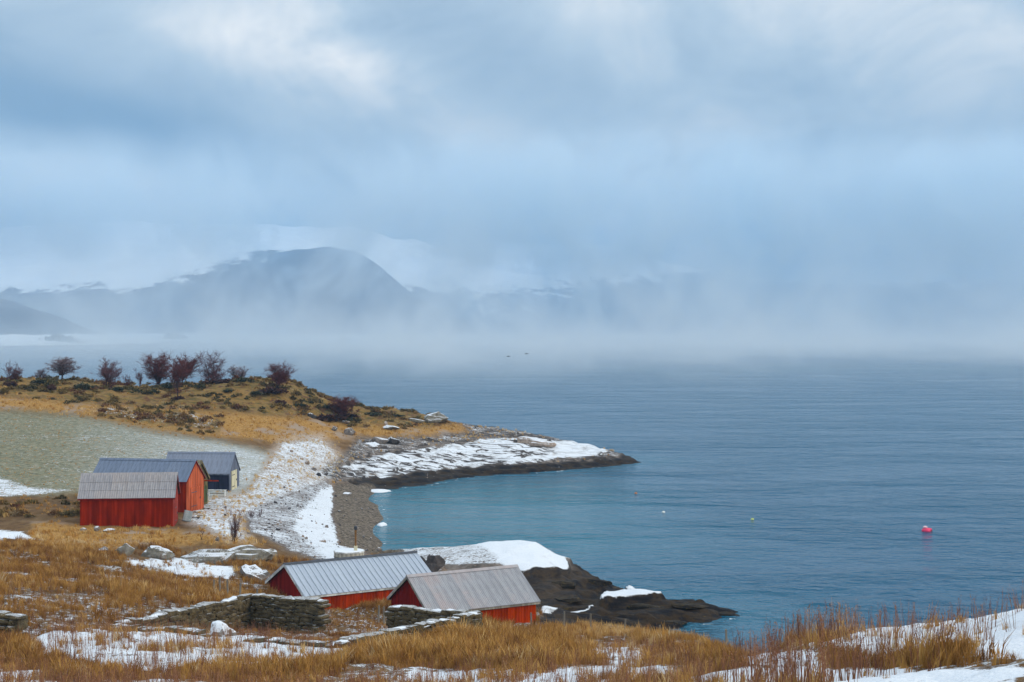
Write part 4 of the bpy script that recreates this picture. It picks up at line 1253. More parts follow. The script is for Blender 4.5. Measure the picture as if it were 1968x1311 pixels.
def stone_wall(root, path, tops, thick=.62, seed=1, course=.20, floor=None):
    """Courses of single stones along a path of (x, y); tops gives the height of the wall head at each path point."""
    r_ = random.Random(seed)
    origin = Vector(root.location)
    for (x0, y0), (x1, y1), t0, t1 in zip(path[:-1], path[1:], tops[:-1], tops[1:]):
        L = math.hypot(x1 - x0, y1 - y0)
        ang = math.atan2(y1 - y0, x1 - x0)
        nb = 12
        gs = [min(ground_z(x0 + (x1 - x0) * k_ / nb + ox * math.sin(ang), y0 + (y1 - y0) * k_ / nb - ox * math.cos(ang)) for ox in (-.6, .6)) for k_ in range(nb + 1)]
        zmin = min(gs)
        zmax = max(t0, t1)
        q = 0
        z = zmax
        while z > zmin - .1:
            hgt = course * r_.uniform(.85, 1.2)
            s_ = r_.uniform(-.25, .0)
            while s_ < L:
                ln = r_.choice([.24, .34, .45, .6, .85]) if q else r_.uniform(.4, .85)
                f = min(max((s_ + ln / 2) / L, 0), 1)
                top = t0 + (t1 - t0) * f + .05 * math.sin(s_ * 2.1)
                gnd = gs[int(f * nb)] - .12
                zz = top - (zmax - z)
                if zz - hgt * .3 > gnd and s_ + ln * .5 < L + .1:
                    c = Vector((x0 + (x1 - x0) * f, y0 + (y1 - y0) * f, zz - hgt / 2)) - origin
                    w_ = thick * r_.uniform(.9, 1.12)
                    link('stone', stone_meshes[r_.randrange(7)], root, loc=c, rot=(r_.uniform(-.09, .09), r_.uniform(-.09, .09) - math.atan2(t1 - t0, L), ang + r_.uniform(-.05, .05)), scale=(ln * 1.03, w_ * r_.uniform(.88, 1.08), hgt * r_.choice([.85, 1.0, 1.15, 1.5])))
                s_ += ln
            z -= hgt * .97
            q += 1
        # thin snow along the wall head, broken
        mb = MB()
        n = max(4, int(L / .35))
        vs = []
        for i in range(n + 1):
            f = i / n
            hw = thick * .5 * r_.uniform(.35, .95)
            tp = t0 + (t1 - t0) * f + .05 * math.sin(f * L * 2.1)
            cx_, cy_ = x0 + (x1 - x0) * f - origin.x, y0 + (y1 - y0) * f - origin.y
            nx_, ny_ = -math.sin(ang), math.cos(ang)
            off = r_.uniform(-.08, .08)
            hh = r_.uniform(-.10, .06)
            for w_, dz in ((-1, -.05), (-.5, hh * .8), (.5, hh), (1, -.05)):
                vs.append((cx_ + nx_ * (hw * w_ + off), cy_ + ny_ * (hw * w_ + off), tp - origin.z + dz))
        fs = []
        for i in range(n):
            for j in range(3):
                fs.append((i * 4 + j, i * 4 + j + 1, i * 4 + 5 + j, i * 4 + 4 + j)[::-1])
        mb.add(vs, fs)
        mb.build('snow_cover', snow_plain, root, smooth=True)


A_, B_, C_, D_ = (-17.4, 62.0), (-13.28, 72.0), (-1.62, 64.0), (-6.6, 54.0)
def lerp(a, b, f): return (a[0] + (b[0] - a[0]) * f, a[1] + (b[1] - a[1]) * f)
E_ = lerp(B_, C_, .345)
F_ = lerp(B_, C_, .655)
wl1 = empty('ruined_stone_wall', (B_[0], B_[1], 5.0))
tag(wl1, 'mossy ruined stone wall with tall square end, before the steel-roofed boathouse', 'stone wall', 'walls of the roofless ruin')
ad1 = lerp(A_, D_, .42)
stone_wall(wl1, [A_, B_], [7.27, 6.78], seed=2)
stone_wall(wl1, [B_, E_], [6.78, 7.0], seed=3)
stone_wall(wl1, [A_, ad1], [7.22, ground_z(*ad1) + .28], seed=4)
wl2 = empty('ruined_stone_wall', (C_[0], C_[1], 5.5))
tag(wl2, 'ruined stone wall with snowy top bending in a sharp corner before the rusty-roofed boathouse', 'stone wall', 'walls of the roofless ruin')
stone_wall(wl2, [F_, C_], [7.20, 7.42], seed=5)
stone_wall(wl2, [C_, D_], [7.42, 8.30], seed=6)
ad2 = lerp(A_, D_, .62)
stone_wall(wl2, [D_, ad2], [8.22, ground_z(*ad2) + .15], seed=8)
wl3 = empty('ruined_stone_wall', (-22, 58, 7.5))
tag(wl3, 'dark mossy end of an old stone wall at the picture edge, apart from the roofless ruin', 'stone wall')
stone_wall(wl3, [(-25.5, 58.6), (-19.7, 57.0)], [9.0, 8.75], thick=.8, seed=9)
# ------------------------------------------------------------------ bare trees and shrubs
bark = plain('bark', (.075, .052, .048), .9, .1, .35)
twig_mats = {'purple': plain('purple_brown_twigs', (.15, .060, .062), .9, .1, .3), 'grey': plain('grey_mauve_twigs', (.22, .155, .16), .9, .1, .3), 'red': plain('red_brown_twigs', (.15, .048, .042), .9, .1, .3)}


def bare_tree(name, px, py, d, wpx, hpx, label, seed, stems=5, mat='purple', dens=1.0, tw=.017, cat='tree', group='bare trees on the headland', trunk=0.0, upright=.5):
    r_ = random.Random(seed)
    x, y, z = P(px, py, d)
    z = ground_z(x, y) - .15
    H_, Wd_ = hpx / FPX * d, wpx / FPX * d * .5
    tr, cr = MB(), MB()

    def grow(p, dr, L, rad, lv):
        n = 4 if lv < 2 else 3
        pts, rads = [p.copy()], [rad]
        q, dd = p.copy(), dr.copy()
        for i in range(n):
            dd = (dd + Vector((r_.gauss(0, .16), r_.gauss(0, .16), .10 * upright + r_.gauss(0, .06)))).normalized()
            q = q + dd * L / n
            pts.append(q.copy()); rads.append(rad * (1 - .75 * (i + 1) / n))
        (tr if lv < 2 else cr).tube(pts, [max(a, tw * .55) for a in rads], 5 if lv == 0 else 3, cap=lv == 0)
        if lv < 3:
            kids = int({0: 8, 1: 7, 2: 7}[lv] * dens + r_.random())
            for _ in range(kids):
                f = r_.uniform(.06, 1.0)
                i = min(int(f * n), n - 1)
                b = pts[i].lerp(pts[i + 1], f * n - i)
                dv = (pts[i + 1] - pts[i]).normalized()
                side = Vector((r_.gauss(0, 1), r_.gauss(0, 1), r_.gauss(.1, .5))).normalized()
                nd = (dv * (.30 + .25 * upright) + side * .85 + Vector((0, 0, .22 * upright))).normalized()
                grow(b, nd, L * r_.uniform(.38, .62), max(rad * .45, tw), lv + 1)

    for s in range(stems):
        ang = r_.uniform(0, 2 * math.pi)
        sp = r_.uniform(.1, 1.0) if stems > 1 else 0
        sprd = Wd_ / H_ * .5 * sp
        d0 = Vector((math.cos(ang) * sprd, math.sin(ang) * sprd, 1)).normalized()
        b0 = Vector((math.cos(ang), math.sin(ang), 0)) * (Wd_ * (.12 if trunk else .45) * sp)
        if trunk and s == 0:
            tr.tube([b0, b0 + Vector((.05, 0, H_ * trunk))], [H_ * .022, H_ * .016], 6)
        b1 = b0 + Vector((0, 0, H_ * trunk))
        grow(b1, d0, H_ * (1 - trunk) * r_.uniform(.6, .95), H_ * .011 + .02, 0)
    av = np.array(tr.v + cr.v)                       # fit the crown to the size seen in the photograph
    sxy = Wd_ / np.percentile(np.hypot(av[:, 0], av[:, 1]), 97)
    sz = H_ / np.percentile(av[:, 2], 99.5)
    for m_ in (tr, cr):
        m_.v = [(vx * sxy, vy * sxy, vz * sz) for vx, vy, vz in m_.v]
    root = empty(name, (x, y, z))
    tag(root, label, cat, group)
    tr.build('trunk', bark, root)
    cr.build('crown', twig_mats[mat], root)
    return root


T = [(14, 722, 213, 40, 40, 'thin leafless sapling on the headland crest at the picture edge', 1, 3, 'purple', .8),
     (30, 722, 214, 26, 26, 'small dark leafless bush beside the edge sapling on the crest', 2, 4, 'red', .9),
     (75, 724, 216, 40, 20, 'low faint leafless bush beyond the crest', 3, 5, 'grey', .7),
     (118, 724, 217, 64, 46, 'pale mauve leafless tree standing apart on the headland crest', 4, 6, 'grey', .9),
     (214, 742, 214, 64, 58, 'round leafless tree with dark mauve crown on the headland crest', 5, 6, 'purple', 1.0),
     (243, 740, 216, 24, 26, 'small leafless sapling beside the round mauve tree', 6, 3, 'purple', .8),
     (268, 741, 216, 16, 38, 'narrow upright leafless sapling between two larger tree clumps', 7, 3, 'purple', .9),
     (305, 744, 218, 66, 64, 'broad leafless tree at the left of the largest dark clump', 8, 8, 'red', 1.05),
     (352, 746, 217, 66, 62, 'dense red brown leafless tree at the right of the largest dark clump', 9, 8, 'red', 1.1),
     (407, 744, 218, 62, 64, 'tall open leafless tree with rising branches right of the dark clump', 10, 7, 'purple', 1.0),
     (462, 730, 221, 50, 28, 'low pale leafless bush on the skyline hump', 11, 6, 'grey', .8),
     (534, 764, 212, 52, 54, 'fan-shaped red brown leafless shrub on the headland shoulder', 12, 9, 'red', 1.1),
     (657, 785, 214, 60, 44, 'spreading maroon leafless shrub leaning down the headland slope', 13, 7, 'red', 1.0)]
for (px, py, d_, w_, h_, lb, sd, st, mt, de) in T:
    bare_tree('bare_tree', px, py, d_, w_, h_, lb, sd, st + 1, mt, de, trunk=[0, .12, .2, .08, .26][sd % 5] if h_ > 40 else 0, upright=[.4, .8, .5, .9][sd % 4])
bare_tree('bare_tree', 339, 784, 205, 64, 78, 'single-trunked leafless tree in front of the largest dark clump', 14, 6, 'red', 1.1, trunk=.34)
bare_tree('bare_shrub', 450, 1036, 116.5, 34, 74, 'stiff upright bare shrub above the overhanging rock slab', 15, 9, 'purple', .55, .014, cat='shrub', group=None, upright=1.6)
bare_tree('bare_shrub', 388, 1036, 116, 10, 22, 'tiny bare shrub with one dark stem beside the tall stiff shrub', 16, 2, 'purple', .5, .014, cat='shrub', group=None, upright=1.6)
bare_tree('bare_shrub', 484, 985, 133, 16, 22, 'tiny bare shrub in the frosty yard before the beach', 17, 3, 'grey', .6, .014, cat='shrub', group=None, upright=1.2)
bare_tree('bare_shrub', 500, 984, 135, 12, 20, 'second tiny bare shrub in the yard, nearer the beach', 18, 2, 'grey', .6, .014, cat='shrub', group=None, upright=1.2)

# evergreen bushes
jun_mat = Mat('juniper_green', .9, .15)
jn = jun_mat.noise(jun_mat.pos(), 1.2, 4, .6)
jun_mat.color(jun_mat.mix(jun_mat.step(jn, .35, .7), (.038, .044, .026), (.10, .095, .05)))
heath_mat = Mat('heather_brown', .9, .1)
jn = heath_mat.noise(heath_mat.pos(), 1.2, 4, .6)
heath_mat.color(heath_mat.mix(heath_mat.step(jn, .35, .7), (.055, .024, .022), (.115, .058, .040)))


def bush_mesh(name, seed, mat, n=420, spike=.16):
    r_ = random.Random(seed)
    mb = MB()
    lobes = [(Vector((r_.uniform(-.55, .55), r_.uniform(-.4, .4), r_.uniform(0, .25))), r_.uniform(.35, .6)) for _ in range(6)]
    for i in range(n):
        c, rad = lobes[r_.randrange(len(lobes))]
        dv = Vector((r_.gauss(0, 1), r_.gauss(0, 1), abs(r_.gauss(.2, .8)))).normalized()
        p = c + Vector((dv.x * rad, dv.y * rad, dv.z * rad * .9)) * r_.uniform(.6, 1.05)
        t1 = dv.orthogonal().normalized()
        t1.rotate(Matrix.Rotation(r_.uniform(0, 6.3), 3, dv))
        tip = p + (dv + Vector((r_.gauss(0, .4), r_.gauss(0, .4), .35))).normalized() * spike * r_.uniform(.7, 1.6)
        w = spike * r_.uniform(.35, .7)
        mb.add([p - t1 * w, p + t1 * w, tip], [(0, 1, 2)])
    return mb.mesh(name, mat)


jm = [bush_mesh('juniper_bush', 60 + i, jun_mat.m) for i in range(3)]
hm_ = [bush_mesh('heather_bush', 70 + i, heath_mat.m, 420, .2) for i in range(3)]
JB = [(162, 772, 208, 46, 26, 0, 'dark green juniper bush, the round one standing lowest beside the gold grass strip'), (226, 770, 210, 36, 20, 0, 'dark green juniper bush beside the round lowest one'), (80, 738, 211, 60, 14, 0, 'dark juniper mat on the crest below the pale mauve tree'),
      (100, 742, 210, 30, 12, 0, 'dark low juniper on the slope below the crest mat'), (180, 748, 211, 30, 14, 0, 'juniper bush below the round mauve tree'), (245, 738, 214, 32, 14, 0, 'dark juniper under the sapling next to the round mauve tree'),
      (320, 752, 214, 60, 16, 0, 'wide green juniper at the foot of the largest dark tree clump'), (385, 755, 213, 40, 15, 0, 'green juniper to the right of the largest dark clump'), (280, 766, 209, 60, 16, 0, 'wide juniper mat below the dark tree clump'),
      (470, 745, 215, 50, 18, 0, 'green juniper spread below the skyline hump'), (440, 772, 209, 30, 14, 0, 'small juniper midway down the slope above the gold grass'), (495, 770, 209, 40, 15, 0, 'juniper with brown twigs before the fan-shaped shrub'),
      (630, 768, 216, 40, 14, 0, 'dark juniper under the skyline beside the leaning shrub'), (670, 800, 213, 36, 18, 0, 'dark green juniper in the heather of the seaward slope'), (718, 792, 218, 50, 16, 0, 'grey green juniper on the seaward slope'), (760, 786, 222, 50, 10, 0, 'flat juniper on the skyline towards the snowy ledge'), (575, 800, 212, 40, 14, 0, 'juniper above the blue-grey stone'),
      (420, 746, 217, 80, 16, 1, 'dark brown heather under the tall open tree'), (535, 772, 211, 70, 22, 1, 'maroon heather round the foot of the fan-shaped shrub'), (640, 794, 212, 70, 22, 1, 'broad maroon heather patch on the seaward slope'), (540, 800, 208, 30, 16, 1, 'small dark heather bush above the gold grass'),
      (665, 780, 215, 60, 14, 1, 'reddish heather under the leaning maroon shrub'), (340, 786, 205, 30, 12, 1, 'dark heather at the foot of the single-trunked tree'), (98, 768, 206, 28, 20, 1, 'brown bush in the grass at the field corner of the headland'), (20, 745, 209, 30, 20, 1, 'brown bush on the slope at the picture edge')]
for i, (px, py, d_, w_, h_, kd, lb) in enumerate(JB):
    x, y, _ = P(px, py, d_)
    w, h = w_ / FPX * d_, h_ / FPX * d_
    o = link('heather_bush' if kd else 'juniper_bush', (hm_ if kd else jm)[i % 3], loc=(x, y, ground_z(x, y) - .08), rot=(0, 0, i * 1.3), scale=(w * .5, w * .45, h * (.85 if kd else .72)))
    tag(o, lb, 'bush', 'bushes on the headland')

# ------------------------------------------------------------------ dead grass, stalks, heath: masses too many to count
def grass_mat(name, stops, rough=.9):
    M = Mat(name, rough, .1)
    hue = M.attr('hue', 'INSTANCER')
    M.color(M.ramp(hue, stops))
    return M.m


gm_grass = grass_mat('dead_grass', [(0, (.11, .044, .020)), (.3, (.28, .132, .036)), (.55, (.46, .24, .060)), (.8, (.62, .39, .14)), (1, (.70, .56, .36))])
gm_stalk = grass_mat('dead_stalk', [(0, (.13, .050, .035)), (.5, (.27, .125, .062)), (1, (.48, .30, .15))])
gm_heath = grass_mat('heath_cover', [(0, (.045, .046, .024)), (.35, (.115, .092, .036)), (.6, (.21, .14, .05)), (.8, (.15, .065, .036)), (1, (.36, .28, .15))])
plants = bpy.data.collections.new('plant_kinds')


def tuft(name, seed, n, spread, h, w, bend, mat, seed_head=False):
    r_ = random.Random(seed)
    mb = MB()
    for i in range(n):
        a = r_.uniform(0, 6.283)
        b = r_.uniform(0, 6.283)
        rr = spread * math.sqrt(r_.random())
        p0 = Vector((math.cos(a) * rr, math.sin(a) * rr, -.05))
        hh = h * r_.uniform(.55, 1.1)
        lean = Vector((math.cos(b), math.sin(b), 0)) * bend * r_.uniform(.2, 1.0) + Vector((bend * .35, 0, 0))
        t = Vector((math.cos(a + 1.57), math.sin(a + 1.57), 0))
        p1 = p0 + Vector((0, 0, hh * .55)) + lean * hh * .3
        p2 = p0 + Vector((0, 0, hh)) + lean * hh
        mb.add([p0 - t * w, p0 + t * w, p1 + t * w * .8, p1 - t * w * .8, p2], [(0, 1, 2, 3), (3, 2, 4)])
        if seed_head:
            for q in range(7):
                c = p1.lerp(p2, .45 + .6 * q / 7)
                s_ = .045 * r_.uniform(.6, 1.2)
                dv = Vector((r_.gauss(0, 1), r_.gauss(0, 1), r_.gauss(.4, .6))).normalized()
                mb.add([c - dv * s_ * .2 + t * s_ * .35, c - dv * s_ * .2 - t * s_ * .35, c + dv * s_], [(0, 1, 2)])
    me = mb.mesh(name, mat)
    o = bpy.data.objects.new(name, me)
    return o


def coll(name, objs):
    c = bpy.data.collections.new(name)
    for o in objs: c.objects.link(o)
    return c


C_grass = coll('grass_tufts', [tuft('grass_tuft', 200 + i, 22, .22, .50, .011, .45, gm_grass) for i in range(4)])
C_stalk = coll('stalk_tufts', [tuft('stalk_tuft', 220 + i, 5, .20, 1.0, .0085, .16, gm_stalk, True) for i in range(4)])
C_far = coll('far_tufts', [tuft('far_tuft', 240 + i, 16, .30, .42, .028, .5, gm_grass) for i in range(3)])
hp = []
for i in range(3):
    me = bush_mesh('heath_clump', 260 + i, gm_heath, 70, .3)
    hp.append(bpy.data.objects.new('heath_clump', me))
C_heath = coll('heath_clumps', hp)


def scatter(name, c, x, y, z, scl, hue, label, lean=.12):
    n = len(x)
    me = bpy.data.meshes.new(name)
    me.vertices.add(n)
    me.vertices.foreach_set('co', np.stack([x, y, z], 1).astype(np.float32).ravel())
    attr(me, 'rot', np.stack([rng.normal(0, lean, n), rng.normal(0, lean, n), rng.uniform(0, 6.283, n)], 1).astype(np.float32), 'FLOAT_VECTOR')
    attr(me, 'scl', scl.astype(np.float32))
    attr(me, 'hue', np.clip(hue, 0, 1).astype(np.float32))
    attr(me, 'pick', rng.integers(0, len(c.objects), n).astype(np.int32), 'INT')
    o = link(name, me)
    tag(o, label, kind='stuff')
    ng = bpy.data.node_groups.new(name, 'GeometryNodeTree')
    ng.interface.new_socket('Geometry', in_out='INPUT', socket_type='NodeSocketGeometry')
    ng.interface.new_socket('Geometry', in_out='OUTPUT', socket_type='NodeSocketGeometry')
    N, L = ng.nodes, ng.links
    gi, go = N.new('NodeGroupInput'), N.new('NodeGroupOutput')
    ci = N.new('GeometryNodeCollectionInfo')
    ci.inputs['Collection'].default_value = c
    ci.inputs['Separate Children'].default_value = True
    ci.inputs['Reset Children'].default_value = True
    ip = N.new('GeometryNodeInstanceOnPoints')
    ip.inputs['Pick Instance'].default_value = True

    def na(nm, t):
        a = N.new('GeometryNodeInputNamedAttribute')
        a.data_type = t
        a.inputs['Name'].default_value = nm
        return a.outputs['Attribute']
    er = N.new('FunctionNodeEulerToRotation')
    L.new(na('rot', 'FLOAT_VECTOR'), er.inputs[0])
    L.new(gi.outputs[0], ip.inputs['Points'])
    L.new(ci.outputs[0], ip.inputs['Instance'])
    L.new(na('pick', 'INT'), ip.inputs['Instance Index'])
    L.new(er.outputs[0], ip.inputs['Rotation'])
    L.new(na('scl', 'FLOAT'), ip.inputs['Scale'])
    L.new(ip.outputs[0], go.inputs[0])
    md = o.modifiers.new('plants', 'NODES')
    md.node_group = ng
    return o


# footprints kept free of plants
def inside_house(x, y):
    m = np.zeros(x.shape, bool)
    for r in (r1, r2, rs, r3, rA, rB):
        L_, W_ = r['dims'][0], r['dims'][1]
        c_, s_ = math.cos(r.rotation_euler.z), math.sin(r.rotation_euler.z)
        dx, dy = x - r.location.x, y - r.location.y
        m |= (np.abs(dx * c_ + dy * s_) < L_ / 2 - .1) & (np.abs(-dx * s_ + dy * c_) < W_ / 2 - .1)
    return m


def sample(n, y0, y1, power):
    f = rng.random(n)
    a, b = y0 ** (1 - power), y1 ** (1 - power)
    y = (a + (b - a) * f) ** (1 / (1 - power))
    x = rng.uniform(-1, 1, n) * (.39 * y + 3)
    h, c, z = surface(x, y)
    px, py = to_px(x, y, h)
    ok = (h > .15) & ~inside_house(x, y)
    return x, y, h, c, z, px, py, ok


# near slope
x, y, h, c, z, px, py, ok = sample(190000, 24, 113, .35)
patch = fbm(x * .45, y * .45, 101, 4)
fine = fbm(x * 1.6, y * 1.6, 103, 2)
snowy = np.maximum.reduce([z['front_snow'], z['right_snow'], z['bottom_snow'], z['mid_snow'], z['right_mid'], z['outcrop_snow'], z['left_snow'], .55 * z['left_patch']])
rockz = c['rock'] + z['snowbeach'] + z['shingle']
pr = (.40 + 1.05 * patch + .45 * fine) * (1 - .975 * snowy) + .4 * z['dark_grass'] + .14 * snowy * (patch > .28) * (1 - sstep(1560, 1640, px))
pr = np.where(rockz > .4, 0, pr)
kp = ok & (rng.random(len(x)) < pr)
lt = z['gold2'] * .35 + .22 * sstep(1000, 1150, px) * sstep(1262, 1225, py) + .12 * sstep(110, 60, py * 0 + y) * 0
hue = .33 + .30 * patch + .14 * fine + lt + rng.normal(0, .13, len(x)) + .12 * fbm(x * .15, y * .15, 107, 2) + .30 * (rng.random(len(x)) < .10) - .04 * sstep(1300, 1500, px)
scl = (.68 + .55 * patch + .22 * fine + rng.normal(0, .16, len(x)) + .55 * (rng.random(len(x)) < .05)) * (1 + .3 * z['dark_grass']) * (1 - .45 * z['gold2']) * (1 - .35 * snowy) * (1 - .62 * z['ruin'])
scatter('dead_grass', C_grass, x[kp], y[kp], h[kp], np.clip(scl[kp], .35, 1.8), hue[kp], 'brown and ochre dead grass covering the near slope')
pr = .016 + .07 * np.clip(patch + .05, 0, 1) + .035 * z['front_snow'] + .035 * sstep(1380, 1500, px) * sstep(1950, 1600, px) * np.clip(.4 + patch * 2, 0, 1.5) + .012 * z['bottom_snow'] + .02 * z['dark_grass'] + .03 * sstep(500, 200, px) * sstep(1090, 1130, py)
pr = np.where((rockz > .4) | (z['gold2'] > .5), 0, pr)
kp = ok & (rng.random(len(x)) < pr)
crest = sstep(1360, 1480, px) * sstep(1760, 1640, px) * sstep(55, 38, np.abs(y - 40) + 38) * 0
scl = .45 + .35 * rng.random(len(x)) + .30 * sstep(1390, 1480, px) * sstep(1720, 1600, px)
scatter('dead_stalks', C_stalk, x[kp], y[kp], h[kp], scl[kp], .30 + .3 * patch[kp] + rng.normal(0, .18, kp.sum()), 'reddish dead flower stalks sticking out of the snow and grass', .10)

# yard, field edge, headland
x, y, h, c, z, px, py, ok = sample(90000, 100, 246, .2)
patch = fbm(x * .3, y * .3, 111, 4)
pr = c['gold'] * (.55 + .7 * patch) + z['heath'] * .10 + z['rock'] * (1 - z['rocksnow']) * .16 + .55 * z['mound'] * (.5 + patch)
pr = np.where((c['shingle'] > .3) | (c['wet'] > .2) | (z['snowbeach'] > .5) | (y < 112) & (z['gold2'] < .3), 0, pr)
kp = ok & (rng.random(len(x)) < pr * .55)
hue = .62 + .25 * patch + rng.normal(0, .1, len(x)) + .22 * z['yard'] + .15 * z['rock']
scatter('dry_gold_grass', C_far, x[kp], y[kp], h[kp], np.clip(.75 + .3 * patch[kp] + rng.normal(0, .15, kp.sum()) - .25 * z['yard'][kp], .3, 1.4), hue[kp], 'straw coloured dead grass in the yard and on the headland')
pr = z['heath'] * (.30 + 1.6 * patch) + .5 * z['heather'] + .45 * z['mound'] * (patch > .05)
kp = ok & (rng.random(len(x)) < pr * .30)
hue = .52 + .45 * fbm(x * .16, y * .16, 117, 3) + .35 * z['heather'] + rng.normal(0, .14, len(x))
pr = z['meadow'] * (1 - .5 * c['frost'])
kp2 = ok & (rng.random(len(x)) < pr * .22)
pr = .8 * z['snowbeach'] * (1 - .8 * z['beachband']) + .35 * z['shingle'] + .35 * z['rock'] * (1 - z['rocksnow']) + .12 * z['yard']
kp3 = ok & (rng.random(len(x)) < pr * (.20 + .5 * np.clip(fbm(x * .5, y * .25, 131, 3), 0, 1)))
C_peb = coll('pebble_kinds', [bpy.data.objects.new('pebble', rock_mesh('pebble', 300 + i, m_, sub=2)) for i, m_ in enumerate((rock_grey, rock_dark, rock_tan, rock_dark))])
scatter('beach_pebbles', C_peb, x[kp3], y[kp3], h[kp3] + .01, np.clip(.07 * np.exp(rng.normal(0, .55, kp3.sum())), .03, .32), rng.random(kp3.sum()), 'loose stones on the beach and rock')
scatter('field_stubble', C_far, x[kp2], y[kp2], h[kp2], rng.uniform(.16, .38, kp2.sum()), .62 + .2 * patch[kp2] + rng.normal(0, .12, kp2.sum()) + .3 * c['frost'][kp2], 'short pale stubble and frosted grass in the field')
scatter('heath_undergrowth', C_heath, x[kp], y[kp], h[kp] - .05, np.clip(.55 + .3 * patch[kp] + rng.normal(0, .15, kp.sum()), .25, 1.2), hue[kp], 'low heath and moss hummocks over the headland')
# ------------------------------------------------------------------ small things
def at(px, py, d):
    x, y, z = P(px, py, d)
    return x, y, ground_z(x, y)


# round hot tub with a stove pipe behind the steel-roofed boathouse
x, y, z = at(671, 1078, 107.5)
tub = empty('hot_tub', (x, y, z + .22))
tag(tub, 'round wooden hot tub with snowy lid and rusty stove pipe behind the steel roof', 'hot tub')
tubw = painted_wood('tub_boards', (.50, .47, .40), (.60, .52, .38), wear=.6, seed=31)
RT, HT = 1.12, 1.15
sm_ = None
for i in range(20):
    a = i * 2 * math.pi / 20
    if sm_ is None:
        mb = MB()
        w = RT * math.tan(math.pi / 20) * .97
        mb.add([(RT - .06, -w * .94, -.5), (RT, -w, -.5), (RT, w, -.5), (RT - .06, w * .94, -.5), (RT - .06, -w * .94, HT), (RT, -w, HT), (RT, w, HT), (RT - .06, w * .94, HT)],
               [(3, 2, 1, 0), (4, 5, 6, 7), (0, 1, 5, 4), (1, 2, 6, 5), (2, 3, 7, 6), (3, 0, 4, 7)])
        sm_ = mb.mesh('stave', tubw)
    link('stave', sm_, tub, rot=(0, 0, a))
for zz in (.25, .85):
    mb = MB()
    mb.tube([(math.cos(q * math.pi / 16) * (RT + .03), math.sin(q * math.pi / 16) * (RT + .03), zz) for q in range(33)], [.02] * 33, 5, False)
    mb.build('hoop', MR['dark'], tub)
mb = MB()
ring = [(math.cos(q * math.pi / 8 + .2), math.sin(q * math.pi / 8 + .2)) for q in range(16)]
mb.add([(a * 1.17, b * 1.17, HT + .005) for a, b in ring] + [(a * 1.17, b * 1.17, HT + .11) for a, b in ring], [tuple(range(15, -1, -1))] + [(i, (i + 1) % 16, 16 + (i + 1) % 16, 16 + i) for i in range(16)] + [tuple(range(16, 32))])
mb.build('lid', MW['whitewood'], tub)
mb = MB()
vs, fs = [], []
for k_, (rr_, zz) in enumerate([(1.12, HT + .112), (1.0, HT + .145), (.6, HT + .16)]):
    vs += [(a * rr_, b * rr_, zz) for a, b in ring]
for k_ in range(2):
    fs += [(k_ * 16 + i, k_ * 16 + (i + 1) % 16, k_ * 16 + 16 + (i + 1) % 16, k_ * 16 + 16 + i) for i in range(16)]
fs.append(tuple(range(32, 48)))
mb.add(vs, fs); mb.build('snow_cover', snow_plain, tub, smooth=True)
rusty = plain('rusty_iron', (.22, .105, .030), .75, .3, .4, 6)
mb = MB(); mb.tube([(.52, -.25, HT + .1), (.52, -.25, HT + 1.72)], [.075, .075], 10); pipe = mb.build('stove_pipe', rusty, tub)
mb = MB(); mb.tube([(.52, -.25, HT + 1.70), (.52, -.25, HT + 1.76), (.52, -.25, HT + 1.95), (.52, -.25, HT + 2.02)], [.08, .125, .125, .03], 10); mb.build('cowl', MR['dark'], pipe)
mb = MB(); mb.box(.40, .64, -.37, -.13, HT + .115, HT + .50); mb.build('pipe_casing', MW['cream'], tub)

# bench by the dark boathouse
x, y, z = at(417, 951, 148.5)
bench = empty('bench', (x, y, z), R(-6))
tag(bench, 'low pale wooden bench in front of the dark blue grey boathouse', 'bench')
for i in range(2):
    mb = MB(); mb.box(-1.0, 1.0, -.2 + i * .21, -.01 + i * .21, .62, .68); mb.build('plank', MW['whitewood'], bench)
for sx in (-.85, .85):
    mb = MB(); mb.box(sx - .06, sx + .06, -.17, .17, 0, .618); mb.build('leg', MW['whitewood'], bench)
mb = MB(); mb.box(-.79, .79, -.02, .02, .25, .33); mb.build('stretcher', MW['greywood'], bench)

# pale crate leaning in the gap between the two red boathouses
x, y, z = at(358, 1004, 127.8)
crate = empty('leaning_crate', (x, y, z), R(20))
crate.rotation_euler = (R(-8), R(14), R(20))
tag(crate, 'pale blue grey wooden crate tipped against the gap between two red boathouses', 'crate')
pale = painted_wood('pale_blue_paint', (.36, .43, .46), (.50, .54, .54), wear=.6, seed=41)
for i in range(5):
    mb = MB(); mb.box(-.36, .36, -.22, -.19, .02 + i * .19, .195 + i * .19); mb.build('slat', pale, crate)
for sx in (-.34, .34):
    mb = MB(); mb.box(sx - .02, sx + .02, -.188, .22, .0, .96); mb.build('side_board', pale, crate)
mb = MB(); mb.box(-.318, .318, -.188, .2, .0, .03); mb.build('base_board', pale, crate)


def plank(px, py, d, l, w, h, rz, mat, label):
    x, y, z = at(px, py, d)
    mb = MB(); mb.box(-l / 2, l / 2, -w / 2, w / 2, 0, h)
    mb.box(-l / 2 + .15, -l / 2 + .25, -w / 2 + .02, w / 2 - .02, -.08, -.001); mb.box(l / 2 - .25, l / 2 - .15, -w / 2 + .02, w / 2 - .02, -.08, -.001)
    o = mb.build('plank', mat, loc=(x, y, z + .10), rot=(0, R(2), R(rz)))
    tag(o, label, 'plank')


